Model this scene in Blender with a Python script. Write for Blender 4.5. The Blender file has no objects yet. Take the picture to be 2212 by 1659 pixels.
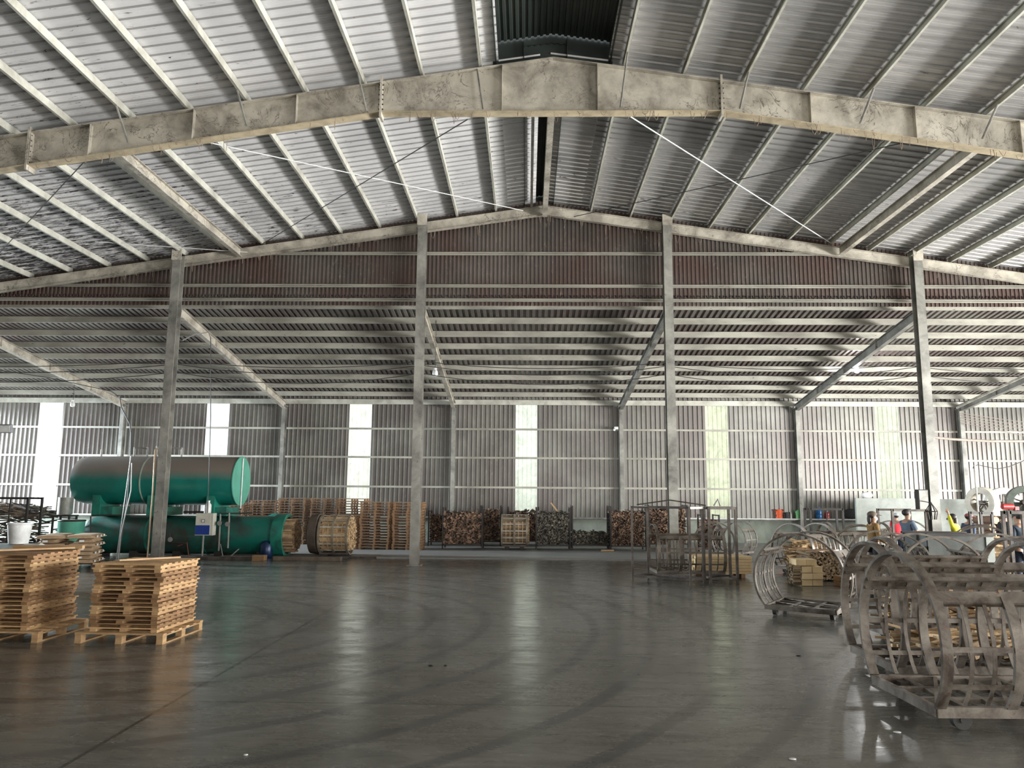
import bpy, math, random
from mathutils import Vector, Matrix
random.seed(7)
PI = math.pi
col = bpy.context.scene.collection
scene = bpy.context.scene

# ------------------------------------------------------------------ camera
F, PITCH, YAW, ROLL, CH = 1646.5, 0.14382, 0.02021, -0.0073, 2.06
IW, IH = 2212, 1659
def cam_axes():
    right = Vector((math.cos(YAW), math.sin(YAW), 0)); fy = Vector((-math.sin(YAW), math.cos(YAW), 0)); z = Vector((0, 0, 1))
    fwd = fy*math.cos(PITCH) + z*math.sin(PITCH); up = -fy*math.sin(PITCH) + z*math.cos(PITCH)
    c, s = math.cos(ROLL), math.sin(ROLL)
    return right*c - up*s, right*s + up*c, fwd
AX_R, AX_U, AX_F = cam_axes()
cam_data = bpy.data.cameras.new('camera'); cam = bpy.data.objects.new('camera', cam_data); col.objects.link(cam)
cam.matrix_world = Matrix(((AX_R.x, AX_U.x, -AX_F.x, 0), (AX_R.y, AX_U.y, -AX_F.y, 0), (AX_R.z, AX_U.z, -AX_F.z, CH), (0, 0, 0, 1)))
cam_data.sensor_width = 36; cam_data.sensor_fit = 'HORIZONTAL'; cam_data.lens = F/IW*36
cam_data.clip_start = 0.05; cam_data.clip_end = 300
scene.camera = cam

def ray(px, py): return AX_R*((px-IW/2)/F) + AX_U*((IH/2-py)/F) + AX_F
def at(px, py, Y):
    r = ray(px, py); t = Y/r.y; return Vector((r.x*t, Y, CH + r.z*t))
def fl(px, py, z=0.0):
    r = ray(px, py); t = (z-CH)/r.z; return Vector((r.x*t, r.y*t, z))

# ------------------------------------------------------------------ world, daylight, exposure
w = bpy.data.worlds.new('world'); scene.world = w; w.use_nodes = True
bg = w.node_tree.nodes['Background']; bg.inputs[0].default_value = (0.93, 0.97, 1.0, 1); bg.inputs[1].default_value = 2.1
def area(name, loc, size, rot, power, color):
    l = bpy.data.lights.new(name, 'AREA'); l.shape = 'RECTANGLE'; l.size, l.size_y = (size[1], size[0]) if abs(rot[1]) > .1 else size; l.energy = power; l.color = color
    o = bpy.data.objects.new(name, l); col.objects.link(o); o.location = loc; o.rotation_euler = rot; return o
# daylight through the open side of the building on the right, the open lean-to end on the left and the doorway behind
area('daylight_right_side', (26.0, 10.0, 1.9), (27, 3.4), (0, math.radians(90), 0), 21000, (1.0, 0.985, 0.95))
area('daylight_right_yard', (33.0, 28.5, 2.9), (11, 5.2), (0, math.radians(90), 0), 4300, (1.0, 0.98, 0.95))
area('daylight_left_end', (-35.0, 28.4, 2.8), (9.0, 5.0), (0, math.radians(-90), 0), 3800, (0.86, 0.94, 1.0))
area('daylight_left_sky', (-37.0, 28.8, 7.2), (4.5, 6.0), (0, math.radians(-80), 0), 44000, (0.80, 0.91, 1.0))
area('daylight_rear_doorway', (6.0, -9.7, 3.0), (14, 5.4), (math.radians(90), 0, 0), 1100, (1.0, 0.92, 0.80))
scene.view_settings.view_transform = 'Standard'; scene.view_settings.look = 'None'
scene.view_settings.gamma = 1.0; scene.view_settings.exposure = 0.06; scene.view_settings.use_curve_mapping = False
scene.cycles.use_denoising = True
scene.cycles.max_bounces = 7; scene.cycles.diffuse_bounces = 5; scene.cycles.glossy_bounces = 4
scene.cycles.sample_clamp_indirect = 6.0

# ------------------------------------------------------------------ mesh helpers
class MB:
    def __init__(s): s.v = []; s.f = []
    def add(s, vs, fs):
        n = len(s.v); s.v += [tuple(v) for v in vs]; s.f += [tuple(i+n for i in f) for f in fs]; return s
    def box(s, c, d, rz=0, M=None):
        x, y, z = d[0]/2, d[1]/2, d[2]/2
        vs = [Vector((sx*x, sy*y, sz*z)) for sz in (-1, 1) for sy in (-1, 1) for sx in (-1, 1)]
        if M is None: M = Matrix.Rotation(rz, 3, 'Z')
        vs = [M @ v + Vector(c) for v in vs]
        return s.add(vs, [(0, 2, 3, 1), (4, 5, 7, 6), (0, 1, 5, 4), (2, 6, 7, 3), (0, 4, 6, 2), (1, 3, 7, 5)])
    def bar(s, a, b, wd, ht, up=(0, 0, 1), off=(0, 0)):
        a, b = Vector(a), Vector(b); d = b-a; L = d.length
        if L < 1e-6: return s
        d.normalize(); up = Vector(up)
        if abs(d.dot(up)) > .98: up = Vector((0, 1, 0)) if abs(d.y) < .9 else Vector((1, 0, 0))
        sd = d.cross(up).normalized(); u = sd.cross(d).normalized()
        M = Matrix((d, sd, u)).transposed()
        return s.box((a+b)/2 + sd*off[0] + u*off[1], (L, wd, ht), M=M)
    def ibeam(s, a, b, wd, dp, t=.016, up=(0, 0, 1)):
        s.bar(a, b, t, dp-2*t, up); s.bar(a, b, wd, t, up, (0, dp/2-t/2)); s.bar(a, b, wd, t, up, (0, -dp/2+t/2)); return s
    def cbeam(s, a, b, wd, dp, side=1, t=.008, up=(0, 0, 1)):
        s.bar(a, b, t, dp, up); s.bar(a, b, wd, t, up, (side*wd/2, dp/2-t/2)); s.bar(a, b, wd, t, up, (side*wd/2, -dp/2+t/2))
        s.bar(a, b, t, .02, up, (side*wd, dp/2-.012)); s.bar(a, b, t, .02, up, (side*wd, -dp/2+.012)); return s
    def tube(s, pts, r, n=8, cap=True):
        pts = [Vector(p) for p in pts]; m = len(pts); rs = r if isinstance(r, (list, tuple)) else [r]*m
        base = len(s.v); prev = None
        for i, p in enumerate(pts):
            t = (pts[min(i+1, m-1)]-pts[max(i-1, 0)]).normalized()
            if prev is None:
                a = Vector((0, 0, 1)) if abs(t.z) < .9 else Vector((1, 0, 0)); u = t.cross(a).normalized()
            else: u = (prev - t*prev.dot(t)).normalized()
            prev = u; w_ = t.cross(u)
            for k in range(n):
                an = 2*PI*k/n; s.v.append(tuple(p + (u*math.cos(an)+w_*math.sin(an))*rs[i]))
        for i in range(m-1):
            for k in range(n):
                a = base+i*n+k; b = base+i*n+(k+1) % n; s.f.append((a, b, b+n, a+n))
        if cap: s.f.append(tuple(base+k for k in range(n))[::-1]); s.f.append(tuple(base+(m-1)*n+k for k in range(n)))
        return s
    def cyl(s, a, b, r, n=20, r2=None): return s.tube([a, b], [r, r if r2 is None else r2], n)
    def lathe(s, c, prof, n=20):
        c = Vector(c); base = len(s.v); m = len(prof)
        for r, z in prof:
            for k in range(n): s.v.append((c.x+r*math.cos(2*PI*k/n), c.y+r*math.sin(2*PI*k/n), c.z+z))
        for i in range(m-1):
            for k in range(n):
                a = base+i*n+k; b = base+i*n+(k+1) % n; s.f.append((a, b, b+n, a+n))
        s.f.append(tuple(base+k for k in range(n))[::-1]); s.f.append(tuple(base+(m-1)*n+k for k in range(n))); return s
    def blob(s, c, r, n=12, m=8, M=None):
        c = Vector(c); base = len(s.v)
        for i in range(m+1):
            th = PI*i/m
            for k in range(n):
                p = Vector((r[0]*math.sin(th)*math.cos(2*PI*k/n), r[1]*math.sin(th)*math.sin(2*PI*k/n), r[2]*math.cos(th)))
                if M is not None: p = M @ p
                s.v.append(tuple(c+p))
        for i in range(m):
            for k in range(n):
                a = base+i*n+k; b = base+i*n+(k+1) % n; s.f.append((a, a+n, b+n, b))
        return s
    def arc(s, X, cy, cz, R, a0, a1, wx, tr, n=30):
        """flat bar bent in the YZ plane: axial width wx, radial thickness tr"""
        base = len(s.v)
        for i in range(n+1):
            a = a0+(a1-a0)*i/n
            for dx, dr in ((-wx/2, 0), (wx/2, 0), (wx/2, -tr), (-wx/2, -tr)):
                s.v.append((X+dx, cy+(R+dr)*math.cos(a), cz+(R+dr)*math.sin(a)))
        for i in range(n):
            for k in range(4):
                a = base+i*4+k; b = base+i*4+(k+1) % 4; s.f.append((a, b, b+4, a+4))
        s.f.append((base, base+1, base+2, base+3)); s.f.append(tuple(base+4*n+k for k in (3, 2, 1, 0))); return s
    def build(s, name, mat, parent=None, smooth=False, bevel=0):
        me = bpy.data.meshes.new(name); me.from_pydata(s.v, [], s.f); me.validate(); me.update()
        me.materials.append(mat); o = bpy.data.objects.new(name, me); col.objects.link(o)
        if parent: o.parent = parent
        if smooth:
            me.polygons.foreach_set('use_smooth', [True]*len(me.polygons)); 
            try: me.set_sharp_from_angle(angle=math.radians(40))
            except Exception: pass
        if bevel:
            b = o.modifiers.new('bevel', 'BEVEL'); b.width = bevel; b.segments = 2; b.limit_method = 'ANGLE'
        return o

def tag(o, label=None, cat=None, group=None, kind=None):
    if label: o['label'] = label
    if cat: o['category'] = cat
    if group: o['group'] = group
    if kind: o['kind'] = kind
    return o
def thing(name, label, cat, loc=(0, 0, 0), rz=0, group=None):
    o = bpy.data.objects.new(name, None); col.objects.link(o); o.location = loc; o.rotation_euler = (0, 0, rz); o.empty_display_size = .2
    return tag(o, label, cat, group)
KIDS = {}
def kids(o): return [c for c in bpy.data.objects if c.parent == o]
def dup(src, loc=None, rz=None, label=None, group=None, scale=None):
    if src.name not in KIDS: KIDS[src.name] = [(c, kids(c)) for c in kids(src)]
    r = src.copy(); col.objects.link(r)
    for c, gs in KIDS[src.name]:
        d = c.copy(); col.objects.link(d); d.parent = r
        for g in gs:
            e = g.copy(); col.objects.link(e); e.parent = d
    if loc is not None: r.location = loc
    if rz is not None: r.rotation_euler = (0, 0, rz)
    if scale is not None: r.scale = (scale,)*3
    if label: r['label'] = label
    if group: r['group'] = group
    return r

# ------------------------------------------------------------------ materials
def nmat(name):
    m = bpy.data.materials.new(name); m.use_nodes = True; nt = m.node_tree
    return m, nt, nt.nodes['Principled BSDF']
def N(nt, t, **kw):
    n = nt.nodes.new(t)
    for k, v in kw.items():
        if k in n.inputs: n.inputs[k].default_value = v
        else: setattr(n, k, v)
    return n
def ramp(nt, fac, stops):
    r = nt.nodes.new('ShaderNodeValToRGB'); e = r.color_ramp.elements
    while len(e) < len(stops): e.new(.5)
    for k, (p, c) in enumerate(stops): e[k].position = p; e[k].color = (c[0], c[1], c[2], 1)
    nt.links.new(fac, r.inputs[0]); return r.outputs[0]
def coords(nt, scale=(1, 1, 1), kind='Object', world=False):
    if world: src = nt.nodes.new('ShaderNodeNewGeometry').outputs['Position']
    else: src = nt.nodes.new('ShaderNodeTexCoord').outputs[kind]
    mp = nt.nodes.new('ShaderNodeMapping'); mp.inputs['Scale'].default_value = scale; nt.links.new(src, mp.inputs[0]); return mp.outputs[0]
def noise(nt, vec, scale=3, detail=4, rough=.6, dist=0):
    n = N(nt, 'ShaderNodeTexNoise'); n.inputs['Scale'].default_value = scale; n.inputs['Detail'].default_value = detail
    n.inputs['Roughness'].default_value = rough; n.inputs['Distortion'].default_value = dist; nt.links.new(vec, n.inputs['Vector']); return n.outputs[0]
def mix(nt, a, b, fac, mode='MIX'):
    m = nt.nodes.new('ShaderNodeMix'); m.data_type = 'RGBA'; m.blend_type = mode
    for sock, v in ((m.inputs[0], fac), (m.inputs[6], a), (m.inputs[7], b)):
        if hasattr(v, 'is_linked') or hasattr(v, 'links'): nt.links.new(v, sock)
        elif isinstance(v, (int, float)): sock.default_value = v
        else: sock.default_value = (v[0], v[1], v[2], 1)
    return m.outputs[2]
def bump(nt, b, h, strength=.3, dist=.02):
    n = N(nt, 'ShaderNodeBump'); n.inputs['Strength'].default_value = strength; n.inputs['Distance'].default_value = dist
    nt.links.new(h, n.inputs['Height']); nt.links.new(n.outputs[0], b.inputs['Normal'])
def grimy(name, c1, c2, rough=.6, metal=0, scale=2.5, lo=.35, hi=.65, world=True, stretch=(1, 1, 1), spots=None, island=0, veins=False):
    """base colour c1 with grime c2 in noisy patches; optional speck colour"""
    m, nt, b = nmat(name); v = coords(nt, stretch, world=world)
    n1 = noise(nt, v, scale, 6, .65, .4); c = ramp(nt, n1, [(lo, c2), (hi, c1)])
    if spots:
        n2 = noise(nt, v, scale*9, 3, .7, .8); f = ramp(nt, n2, [(spots[1], (0, 0, 0)), (spots[1]+.06, (1, 1, 1))]); c = mix(nt, c, spots[0], f)
    if veins:
        n3 = noise(nt, v, 1.5, 5, .62, 1.8); f3 = ramp(nt, n3, [(.485, (0, 0, 0)), (.497, (.85, .85, .85)), (.503, (.85, .85, .85)), (.515, (0, 0, 0))])
        f4 = ramp(nt, noise(nt, v, 1.1, 2, .5), [(.45, (0, 0, 0)), (.58, (1, 1, 1))]); ff = mix(nt, f3, f4, 1.0, 'MULTIPLY'); c = mix(nt, c, (.09, .07, .055), ff)
    if island:
        g = nt.nodes.new('ShaderNodeNewGeometry'); f = ramp(nt, g.outputs['Random Per Island'], [(0, (1-island,)*3), (1, (1+island,)*3)])
        c = mix(nt, c, f, 1.0, 'MULTIPLY')
    nt.links.new(c, b.inputs['Base Color']); b.inputs['Roughness'].default_value = rough; b.inputs['Metallic'].default_value = metal
    bump(nt, b, noise(nt, v, scale*8, 3), .15, .01)
    return m
def plain(name, c, rough=.5, metal=0): return grimy(name, c, tuple(x*.7 for x in c), rough, metal, 5, world=False)

STEEL = grimy('painted_steel_cream', (.54, .505, .43), (.19, .17, .14), .55, 0, 1.6, .3, .62, spots=((.08, .06, .045), .66), veins=True)
STEELG = grimy('painted_steel_grey', (.34, .335, .30), (.10, .098, .088), .5, .1, 1.4, .3, .65, spots=((.05, .045, .04), .66))
PURL = grimy('purlin_steel', (.60, .60, .53), (.34, .33, .28), .45, .15, 1.5, .3, .6)
CART = grimy('cart_steel', (.22, .195, .165), (.055, .041, .031), .45, .3, 3.2, .35, .62, spots=((.14, .055, .03), .63))
CARTD = grimy('cart_deck_steel', (.12, .10, .085), (.035, .028, .024), .5, .3, 4)
RUBBER = plain('dark_wheel', (.03, .028, .026), .6, .1)
BLACK = plain('black_steel', (.035, .03, .028), .5, .2)
WHITE = plain('white_plastic', (.75, .76, .75), .4)
PALE = grimy('yellow_lumber', (.80, .62, .36), (.62, .45, .24), .6, 0, 1.5, .3, .7, island=.2)
WOODN = grimy('fresh_pine', (.55, .37, .19), (.32, .19, .095), .6, 0, 1.5, .3, .7, world=True, stretch=(3, 3, 12), island=.3)
WOODP = grimy('pallet_wood', (.35, .205, .10), (.15, .085, .04), .65, 0, 1.8, .3, .7, stretch=(2, 2, 14), island=.4)
WOODR = grimy('red_pallet_wood', (.36, .19, .10), (.18, .09, .05), .7, 0, 2, .3, .7, stretch=(2, 2, 10), island=.45)
LOGS = grimy('firewood', (.30, .19, .125), (.05, .03, .022), .8, 0, 5, .35, .7, island=.85)
LOGG = grimy('grey_firewood', (.21, .19, .15), (.04, .036, .03), .8, 0, 5, .35, .7, island=.8)
STICKS = grimy('cut_sticks', (.62, .46, .27), (.27, .17, .09), .7, 0, 7, .3, .7, island=.55)
SLATS = grimy('split_billets', (.36, .27, .17), (.17, .12, .07), .7, 0, 3, .3, .7, stretch=(.5, 6, 6), island=.35)
SACK = grimy('kraft_sack', (.46, .33, .20), (.27, .18, .11), .75, 0, 4, .3, .7)
GREEN = grimy('teal_paint', (.012, .20, .145), (.02, .09, .072), .32, 0, 2.2, .38, .6, spots=((.06, .055, .045), .68))
GREENL = grimy('light_teal_paint', (.085, .33, .245), (.06, .25, .18), .4, 0, 2)
CONC = grimy('concrete_panel', (.42, .45, .42), (.27, .29, .27), .8, 0, 2, .3, .7)

# tank: teal with dust settled on the top half
def dusty_tank():
    m, nt, b = nmat('teal_paint_dusty'); v = coords(nt, world=True)
    g = nt.nodes.new('ShaderNodeNewGeometry'); sp = nt.nodes.new('ShaderNodeSeparateXYZ'); nt.links.new(g.outputs['Normal'], sp.inputs[0])
    n1 = noise(nt, v, 2.0, 5, .6, .5); a = nt.nodes.new('ShaderNodeMath'); a.operation = 'MULTIPLY_ADD'; a.inputs[1].default_value = .22; nt.links.new(n1, a.inputs[0]); nt.links.new(sp.outputs[2], a.inputs[2])
    f = ramp(nt, a.outputs[0], [(.12, (0, 0, 0)), (.52, (1, 1, 1))])
    teal = ramp(nt, noise(nt, v, 1.3, 4), [(.3, (.004, .115, .095)), (.7, (.008, .17, .135))])
    c = mix(nt, teal, (.17, .145, .12), f); nt.links.new(c, b.inputs['Base Color'])
    rr = ramp(nt, f, [(0, (.3, .3, .3)), (1, (.75, .75, .75))]); nt.links.new(rr, b.inputs['Roughness']); return m
TANKM = dusty_tank()

def sheet_mat(name, c_lo, c_hi, rough, metal, flakes=None, dust=None, red=None):
    m, nt, b = nmat(name); v = coords(nt, world=True)
    n1 = noise(nt, v, .55, 5, .6, .3); c = ramp(nt, n1, [(.32, c_lo), (.66, c_hi)])
    if red:
        n4 = noise(nt, v, .35, 3, .5); f4 = ramp(nt, n4, [(.42, (0, 0, 0)), (.6, (1, 1, 1))]); c = mix(nt, c, red, f4)
    if dust:
        v2 = coords(nt, (1, 1, .5), world=True); n3 = noise(nt, v2, 7, 6, .75, 1.5); f3 = ramp(nt, n3, [(.58, (0, 0, 0)), (.70, (1, 1, 1))]); c = mix(nt, c, dust, f3)
    if flakes:
        v3 = coords(nt, (1.0, 6, 1.0), world=True); n2 = noise(nt, v3, 2.2, 7, .72, 1.2)
        n5 = noise(nt, v, .22, 2, .5); sp = nt.nodes.new('ShaderNodeSeparateXYZ'); g = nt.nodes.new('ShaderNodeNewGeometry'); nt.links.new(g.outputs['Position'], sp.inputs[0])
        # old foil flakes off mostly over the far left part of the roof
        mx = nt.nodes.new('ShaderNodeMapRange'); mx.inputs[1].default_value = -4; mx.inputs[2].default_value = -15; nt.links.new(sp.outputs[0], mx.inputs[0])
        my = nt.nodes.new('ShaderNodeMapRange'); my.inputs[1].default_value = 15; my.inputs[2].default_value = 22; nt.links.new(sp.outputs[1], my.inputs[0])
        a = nt.nodes.new('ShaderNodeMath'); a.operation = 'MULTIPLY_ADD'; a.inputs[1].default_value = .13; nt.links.new(mx.outputs[0], a.inputs[0]); nt.links.new(n2, a.inputs[2])
        a2 = nt.nodes.new('ShaderNodeMath'); a2.operation = 'MULTIPLY_ADD'; a2.inputs[1].default_value = .07; nt.links.new(my.outputs[0], a2.inputs[0]); nt.links.new(a.outputs[0], a2.inputs[2])
        f = ramp(nt, a2.outputs[0], [(.66, (0, 0, 0)), (.70, (1, 1, 1))]); c = mix(nt, c, flakes, f)
    if flakes:   # lap seam shadows of the roof sheets, painted as thin dirty dark lines
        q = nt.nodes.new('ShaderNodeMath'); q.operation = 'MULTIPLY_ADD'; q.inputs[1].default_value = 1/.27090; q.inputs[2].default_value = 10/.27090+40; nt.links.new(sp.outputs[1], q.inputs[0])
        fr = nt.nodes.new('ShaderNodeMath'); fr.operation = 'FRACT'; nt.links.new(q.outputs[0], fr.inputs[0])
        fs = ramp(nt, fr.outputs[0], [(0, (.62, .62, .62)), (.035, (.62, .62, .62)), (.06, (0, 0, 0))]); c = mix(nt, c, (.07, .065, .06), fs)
    nt.links.new(c, b.inputs['Base Color']); b.inputs['Roughness'].default_value = rough; b.inputs['Metallic'].default_value = metal
    bump(nt, b, noise(nt, v, 14, 4), .12, .01); return m
PURD = grimy('grimy_purlin', (.44, .43, .37), (.21, .20, .17), .5, .1, 1.2, .3, .62, stretch=(.4, 1, 1), spots=((.1, .08, .06), .66))
ROOF_L = sheet_mat('lit_roof_sheet', (.60, .60, .615), (.78, .775, .785), .5, .15, flakes=(.05, .045, .05))  # same sheet as the right slope, its stronger light put into a paler colour
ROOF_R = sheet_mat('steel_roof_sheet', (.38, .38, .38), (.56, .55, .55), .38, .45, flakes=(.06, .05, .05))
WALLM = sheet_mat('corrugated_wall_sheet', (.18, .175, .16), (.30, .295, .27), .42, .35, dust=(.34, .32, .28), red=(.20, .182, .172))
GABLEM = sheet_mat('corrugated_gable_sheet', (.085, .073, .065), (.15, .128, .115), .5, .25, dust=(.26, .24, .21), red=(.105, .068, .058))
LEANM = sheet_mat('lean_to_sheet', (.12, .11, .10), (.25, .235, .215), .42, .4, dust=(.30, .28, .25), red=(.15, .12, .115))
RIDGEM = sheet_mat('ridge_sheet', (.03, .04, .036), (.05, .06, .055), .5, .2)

def floor_mat():
    m, nt, b = nmat('polished_concrete'); v = coords(nt, world=True)
    c1 = ramp(nt, noise(nt, v, .35, 7, .62, .8), [(.3, (.088, .086, .068)), (.5, (.128, .125, .108)), (.72, (.185, .182, .168))])
    v2 = coords(nt, (.6, 2.5, 1), world=True); c2 = ramp(nt, noise(nt, v2, 2.0, 8, .7, 1.4), [(.35, (.72, .72, .72)), (.65, (1.15, 1.15, 1.15))])
    c = mix(nt, c1, c2, 1.0, 'MULTIPLY')
    # tyre marks: arcs
    sp = nt.nodes.new('ShaderNodeSeparateXYZ'); nt.links.new(v, sp.inputs[0])
    wv = nt.nodes.new('ShaderNodeTexWave'); wv.wave_type = 'RINGS'; wv.rings_direction = 'Z'; mp = nt.nodes.new('ShaderNodeMapping'); mp.inputs['Location'].default_value = (6.5, -12.5, 0)
    nt.links.new(v, mp.inputs[0]); nt.links.new(mp.outputs[0], wv.inputs[0]); wv.inputs['Scale'].default_value = .35; wv.inputs['Distortion'].default_value = 2.2; wv.inputs['Detail'].default_value = 2; wv.inputs['Detail Scale'].default_value = .5
    f = ramp(nt, wv.outputs[1], [(.86, (0, 0, 0)), (.97, (.6, .6, .6))]); c = mix(nt, c, (.05, .048, .045), f)
    # joints
    def line(axis, pos, wd):
        d = nt.nodes.new('ShaderNodeMath'); d.operation = 'SUBTRACT'; nt.links.new(sp.outputs[axis], d.inputs[0]); d.inputs[1].default_value = pos
        a = nt.nodes.new('ShaderNodeMath'); a.operation = 'ABSOLUTE'; nt.links.new(d.outputs[0], a.inputs[0])
        l = nt.nodes.new('ShaderNodeMath'); l.operation = 'LESS_THAN'; nt.links.new(a.outputs[0], l.inputs[0]); l.inputs[1].default_value = wd; return l.outputs[0]
    tot = None
    for ax, pos, wd in ((0, -3.5, .02), (0, 4.5, .010), (0, -11, .012), (1, 7.9, .010), (1, 12.03, .006), (1, 16.0, .006), (1, 19.9, .008), (1, 4, .008)):
        l = line(ax, pos, wd)
        if tot is None: tot = l
        else:
            x = nt.nodes.new('ShaderNodeMath'); x.operation = 'MAXIMUM'; nt.links.new(tot, x.inputs[0]); nt.links.new(l, x.inputs[1]); tot = x.outputs[0]
    c = mix(nt, c, (.03, .028, .025), tot); nt.links.new(c, b.inputs['Base Color'])
    rr = ramp(nt, noise(nt, v2, 1.6, 7, .7, 1.2), [(.3, (.14, .14, .14)), (.7, (.34, .34, .34))]); nt.links.new(rr, b.inputs['Roughness'])
    b.inputs['Specular IOR Level'].default_value = .6
    bump(nt, b, noise(nt, v, 2.6, 6, .6, .5), .15, .02); return m
FLOORM = floor_mat()
SLABM = grimy('pale_floor_slab', (.30, .30, .285), (.17, .17, .16), .45, 0, 1.2, .3, .7, stretch=(.4, 1.5, 1))
PLINTH = grimy('green_grey_plaster', (.30, .33, .28), (.14, .16, .13), .8, 0, 1.1, .3, .7, spots=((.1, .1, .08), .66))

def translucent(name, colr, tr=.62):
    m = bpy.data.materials.new(name); m.use_nodes = True; nt = m.node_tree; nt.nodes.clear()
    out = nt.nodes.new('ShaderNodeOutputMaterial'); t = nt.nodes.new('ShaderNodeBsdfTranslucent'); d = nt.nodes.new('ShaderNodeBsdfDiffuse'); mx = nt.nodes.new('ShaderNodeMixShader')
    v = coords(nt, (1, 1, .7), world=True); c = ramp(nt, noise(nt, v, 2.2, 6, .7, 1.0), [(.35, tuple(x*.72 for x in colr)), (.6, colr)])
    nt.links.new(c, t.inputs[0]); nt.links.new(c, d.inputs[0]); mx.inputs[0].default_value = 1-tr
    nt.links.new(t.outputs[0], mx.inputs[1]); nt.links.new(d.outputs[0], mx.inputs[2]); nt.links.new(mx.outputs[0], out.inputs[0]); return m

# ------------------------------------------------------------------ setting
XL, XR, YF, YB = -25.8, 24.0, -10.0, 34.0
Y0, Y1 = 14.7, 22.6           # near portal frame, gable frame
RX = .5                        # ridge
def zroof(X): return 11.0 - .148*abs(X-RX)          # underside of purlins
def struct(name, mb, m, **k): return tag(mb.build(name, m, **k), kind='structure')

mb = MB(); mb.box(((XL+XR)/2, (YF+YB)/2+2, -.1), (XR-XL+6, YB-YF+8, .2)); struct('floor', mb, FLOORM)
mb = MB(); mb.box(((-12.2+XR)/2, 29.4, .02), (XR+12.2-.1, 9.1, .05)); mb.box((-19, 31.2, .02), (13.3, 5.5, .05)); struct('trim_1', mb, SLABM)     # raised pale slab along the back

def corr(x0, x1, pitch, depth, fn, rib=.35):
    """trapezoidal sheet: fn(x, d) -> list of row points; ribs raised by d"""
    mb = MB(); n = max(1, round((x1-x0)/pitch)); pitch = (x1-x0)/n; cols = []
    prof = [(0, 0), (.5-rib*.5-.08, 0), (.5-rib*.5, 1), (.5+rib*.5, 1), (.5+rib*.5+.08, 0)]
    for i in range(n+1):
        for u, d in prof:
            x = x0+(i+u)*pitch
            if x > x1+1e-4: break
            cols.append(fn(x, d*depth))
    m = len(cols[0])
    for c in cols: mb.v += [tuple(p) for p in c]
    for i in range(len(cols)-1):
        for k in range(m-1): a = i*m+k; mb.f.append((a, a+1, a+1+m, a+m))
    return mb
strips = [(-22.13, -21.05), (-14.47, -13.44), (-7.99, -6.98), (-.51, .45), (7.93, 8.92), (15.44, 16.46)]
segs = []; x = XL
for a, b in strips: segs.append((x, a)); x = b
segs.append((x, XR))
allmb = MB()
for a, b in segs:
    t = corr(a, b, .205, .05, lambda X, d: [(X, YB-d, 1.0), (X, YB-d, 6.45)], .10); allmb.add(t.v, t.f)
struct('wall_back', allmb, WALLM)
tc = [(.98, .99, .98), (.98, .99, .98), (.96, .98, .86), (.84, .89, .76), (.70, .73, .54), (.66, .69, .55)]
tz = [(1.0, 6.05), (1.0, 6.05), (1.0, 6.05), (1.25, 6.05), (1.0, 6.05), (1.0, 6.05)]
tr = [.62]*6
for k, (a, b) in enumerate(strips):
    t = corr(a, b, .205, .03, lambda X, d: [(X, YB+d, tz[k][0]), (X, YB+d, tz[k][1])], .3)
    o = struct('window_%d' % (k+1), t, translucent('translucent_sheet_%d' % k, tuple(c*.98 for c in tc[k]), tr[k]))
    t2 = corr(a, b, .205, .03, lambda X, d: [(X, YB+d, 6.05), (X, YB+d, 6.45)], .3); t2.build('head_panel', WALLM, o)
mb = MB(); mb.box(((XL+XR)/2, YB+.12, .5), (XR-XL, .24, 1.04)); struct('wall_plinth', mb, PLINTH)
mb = MB(); mb.box(((XL+XR)/2, YB-.1, 1.05), (XR-XL, .2, .07)); struct('trim_2', mb, STEELG)

def gtop(X): return zroof(X)+.26
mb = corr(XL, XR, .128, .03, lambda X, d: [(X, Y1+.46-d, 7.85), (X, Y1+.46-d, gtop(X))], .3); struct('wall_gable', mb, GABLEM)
ZL = lambda Y: 7.93-.158*(Y-22.9)
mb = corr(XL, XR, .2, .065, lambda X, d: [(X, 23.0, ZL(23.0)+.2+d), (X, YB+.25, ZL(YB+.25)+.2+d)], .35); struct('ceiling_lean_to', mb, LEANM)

def corrY(y0, y1, xa, xb, zf):
    mb = MB(); n = round((y1-y0)/.27); P = (y1-y0)/n; pr = [(0, 0), (.04, .034), (.09, 0), (.36, 0), (.385, .006), (.41, 0), (.64, 0), (.665, .006), (.69, 0)]
    for i in range(n+1):
        for u, d in pr:
            y = y0+(i+u)*P
            if y <= y1+1e-5: mb.v.append((xa, y, zf(xa)-d)); mb.v.append((xb, y, zf(xb)-d))
    for i in range(len(mb.v)//2-1): a = i*2; mb.f.append((a, a+1, a+3, a+2))
    return mb
zs = lambda X: zroof(X)+.225
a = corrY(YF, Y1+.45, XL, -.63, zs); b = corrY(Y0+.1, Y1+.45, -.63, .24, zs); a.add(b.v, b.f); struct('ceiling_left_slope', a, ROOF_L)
a = corrY(YF, Y1+.45, 1.66, XR, zs); b = corrY(Y0+.1, Y1+.45, .46, 1.66, zs); a.add(b.v, b.f); struct('ceiling_right_slope', a, ROOF_R)
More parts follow.
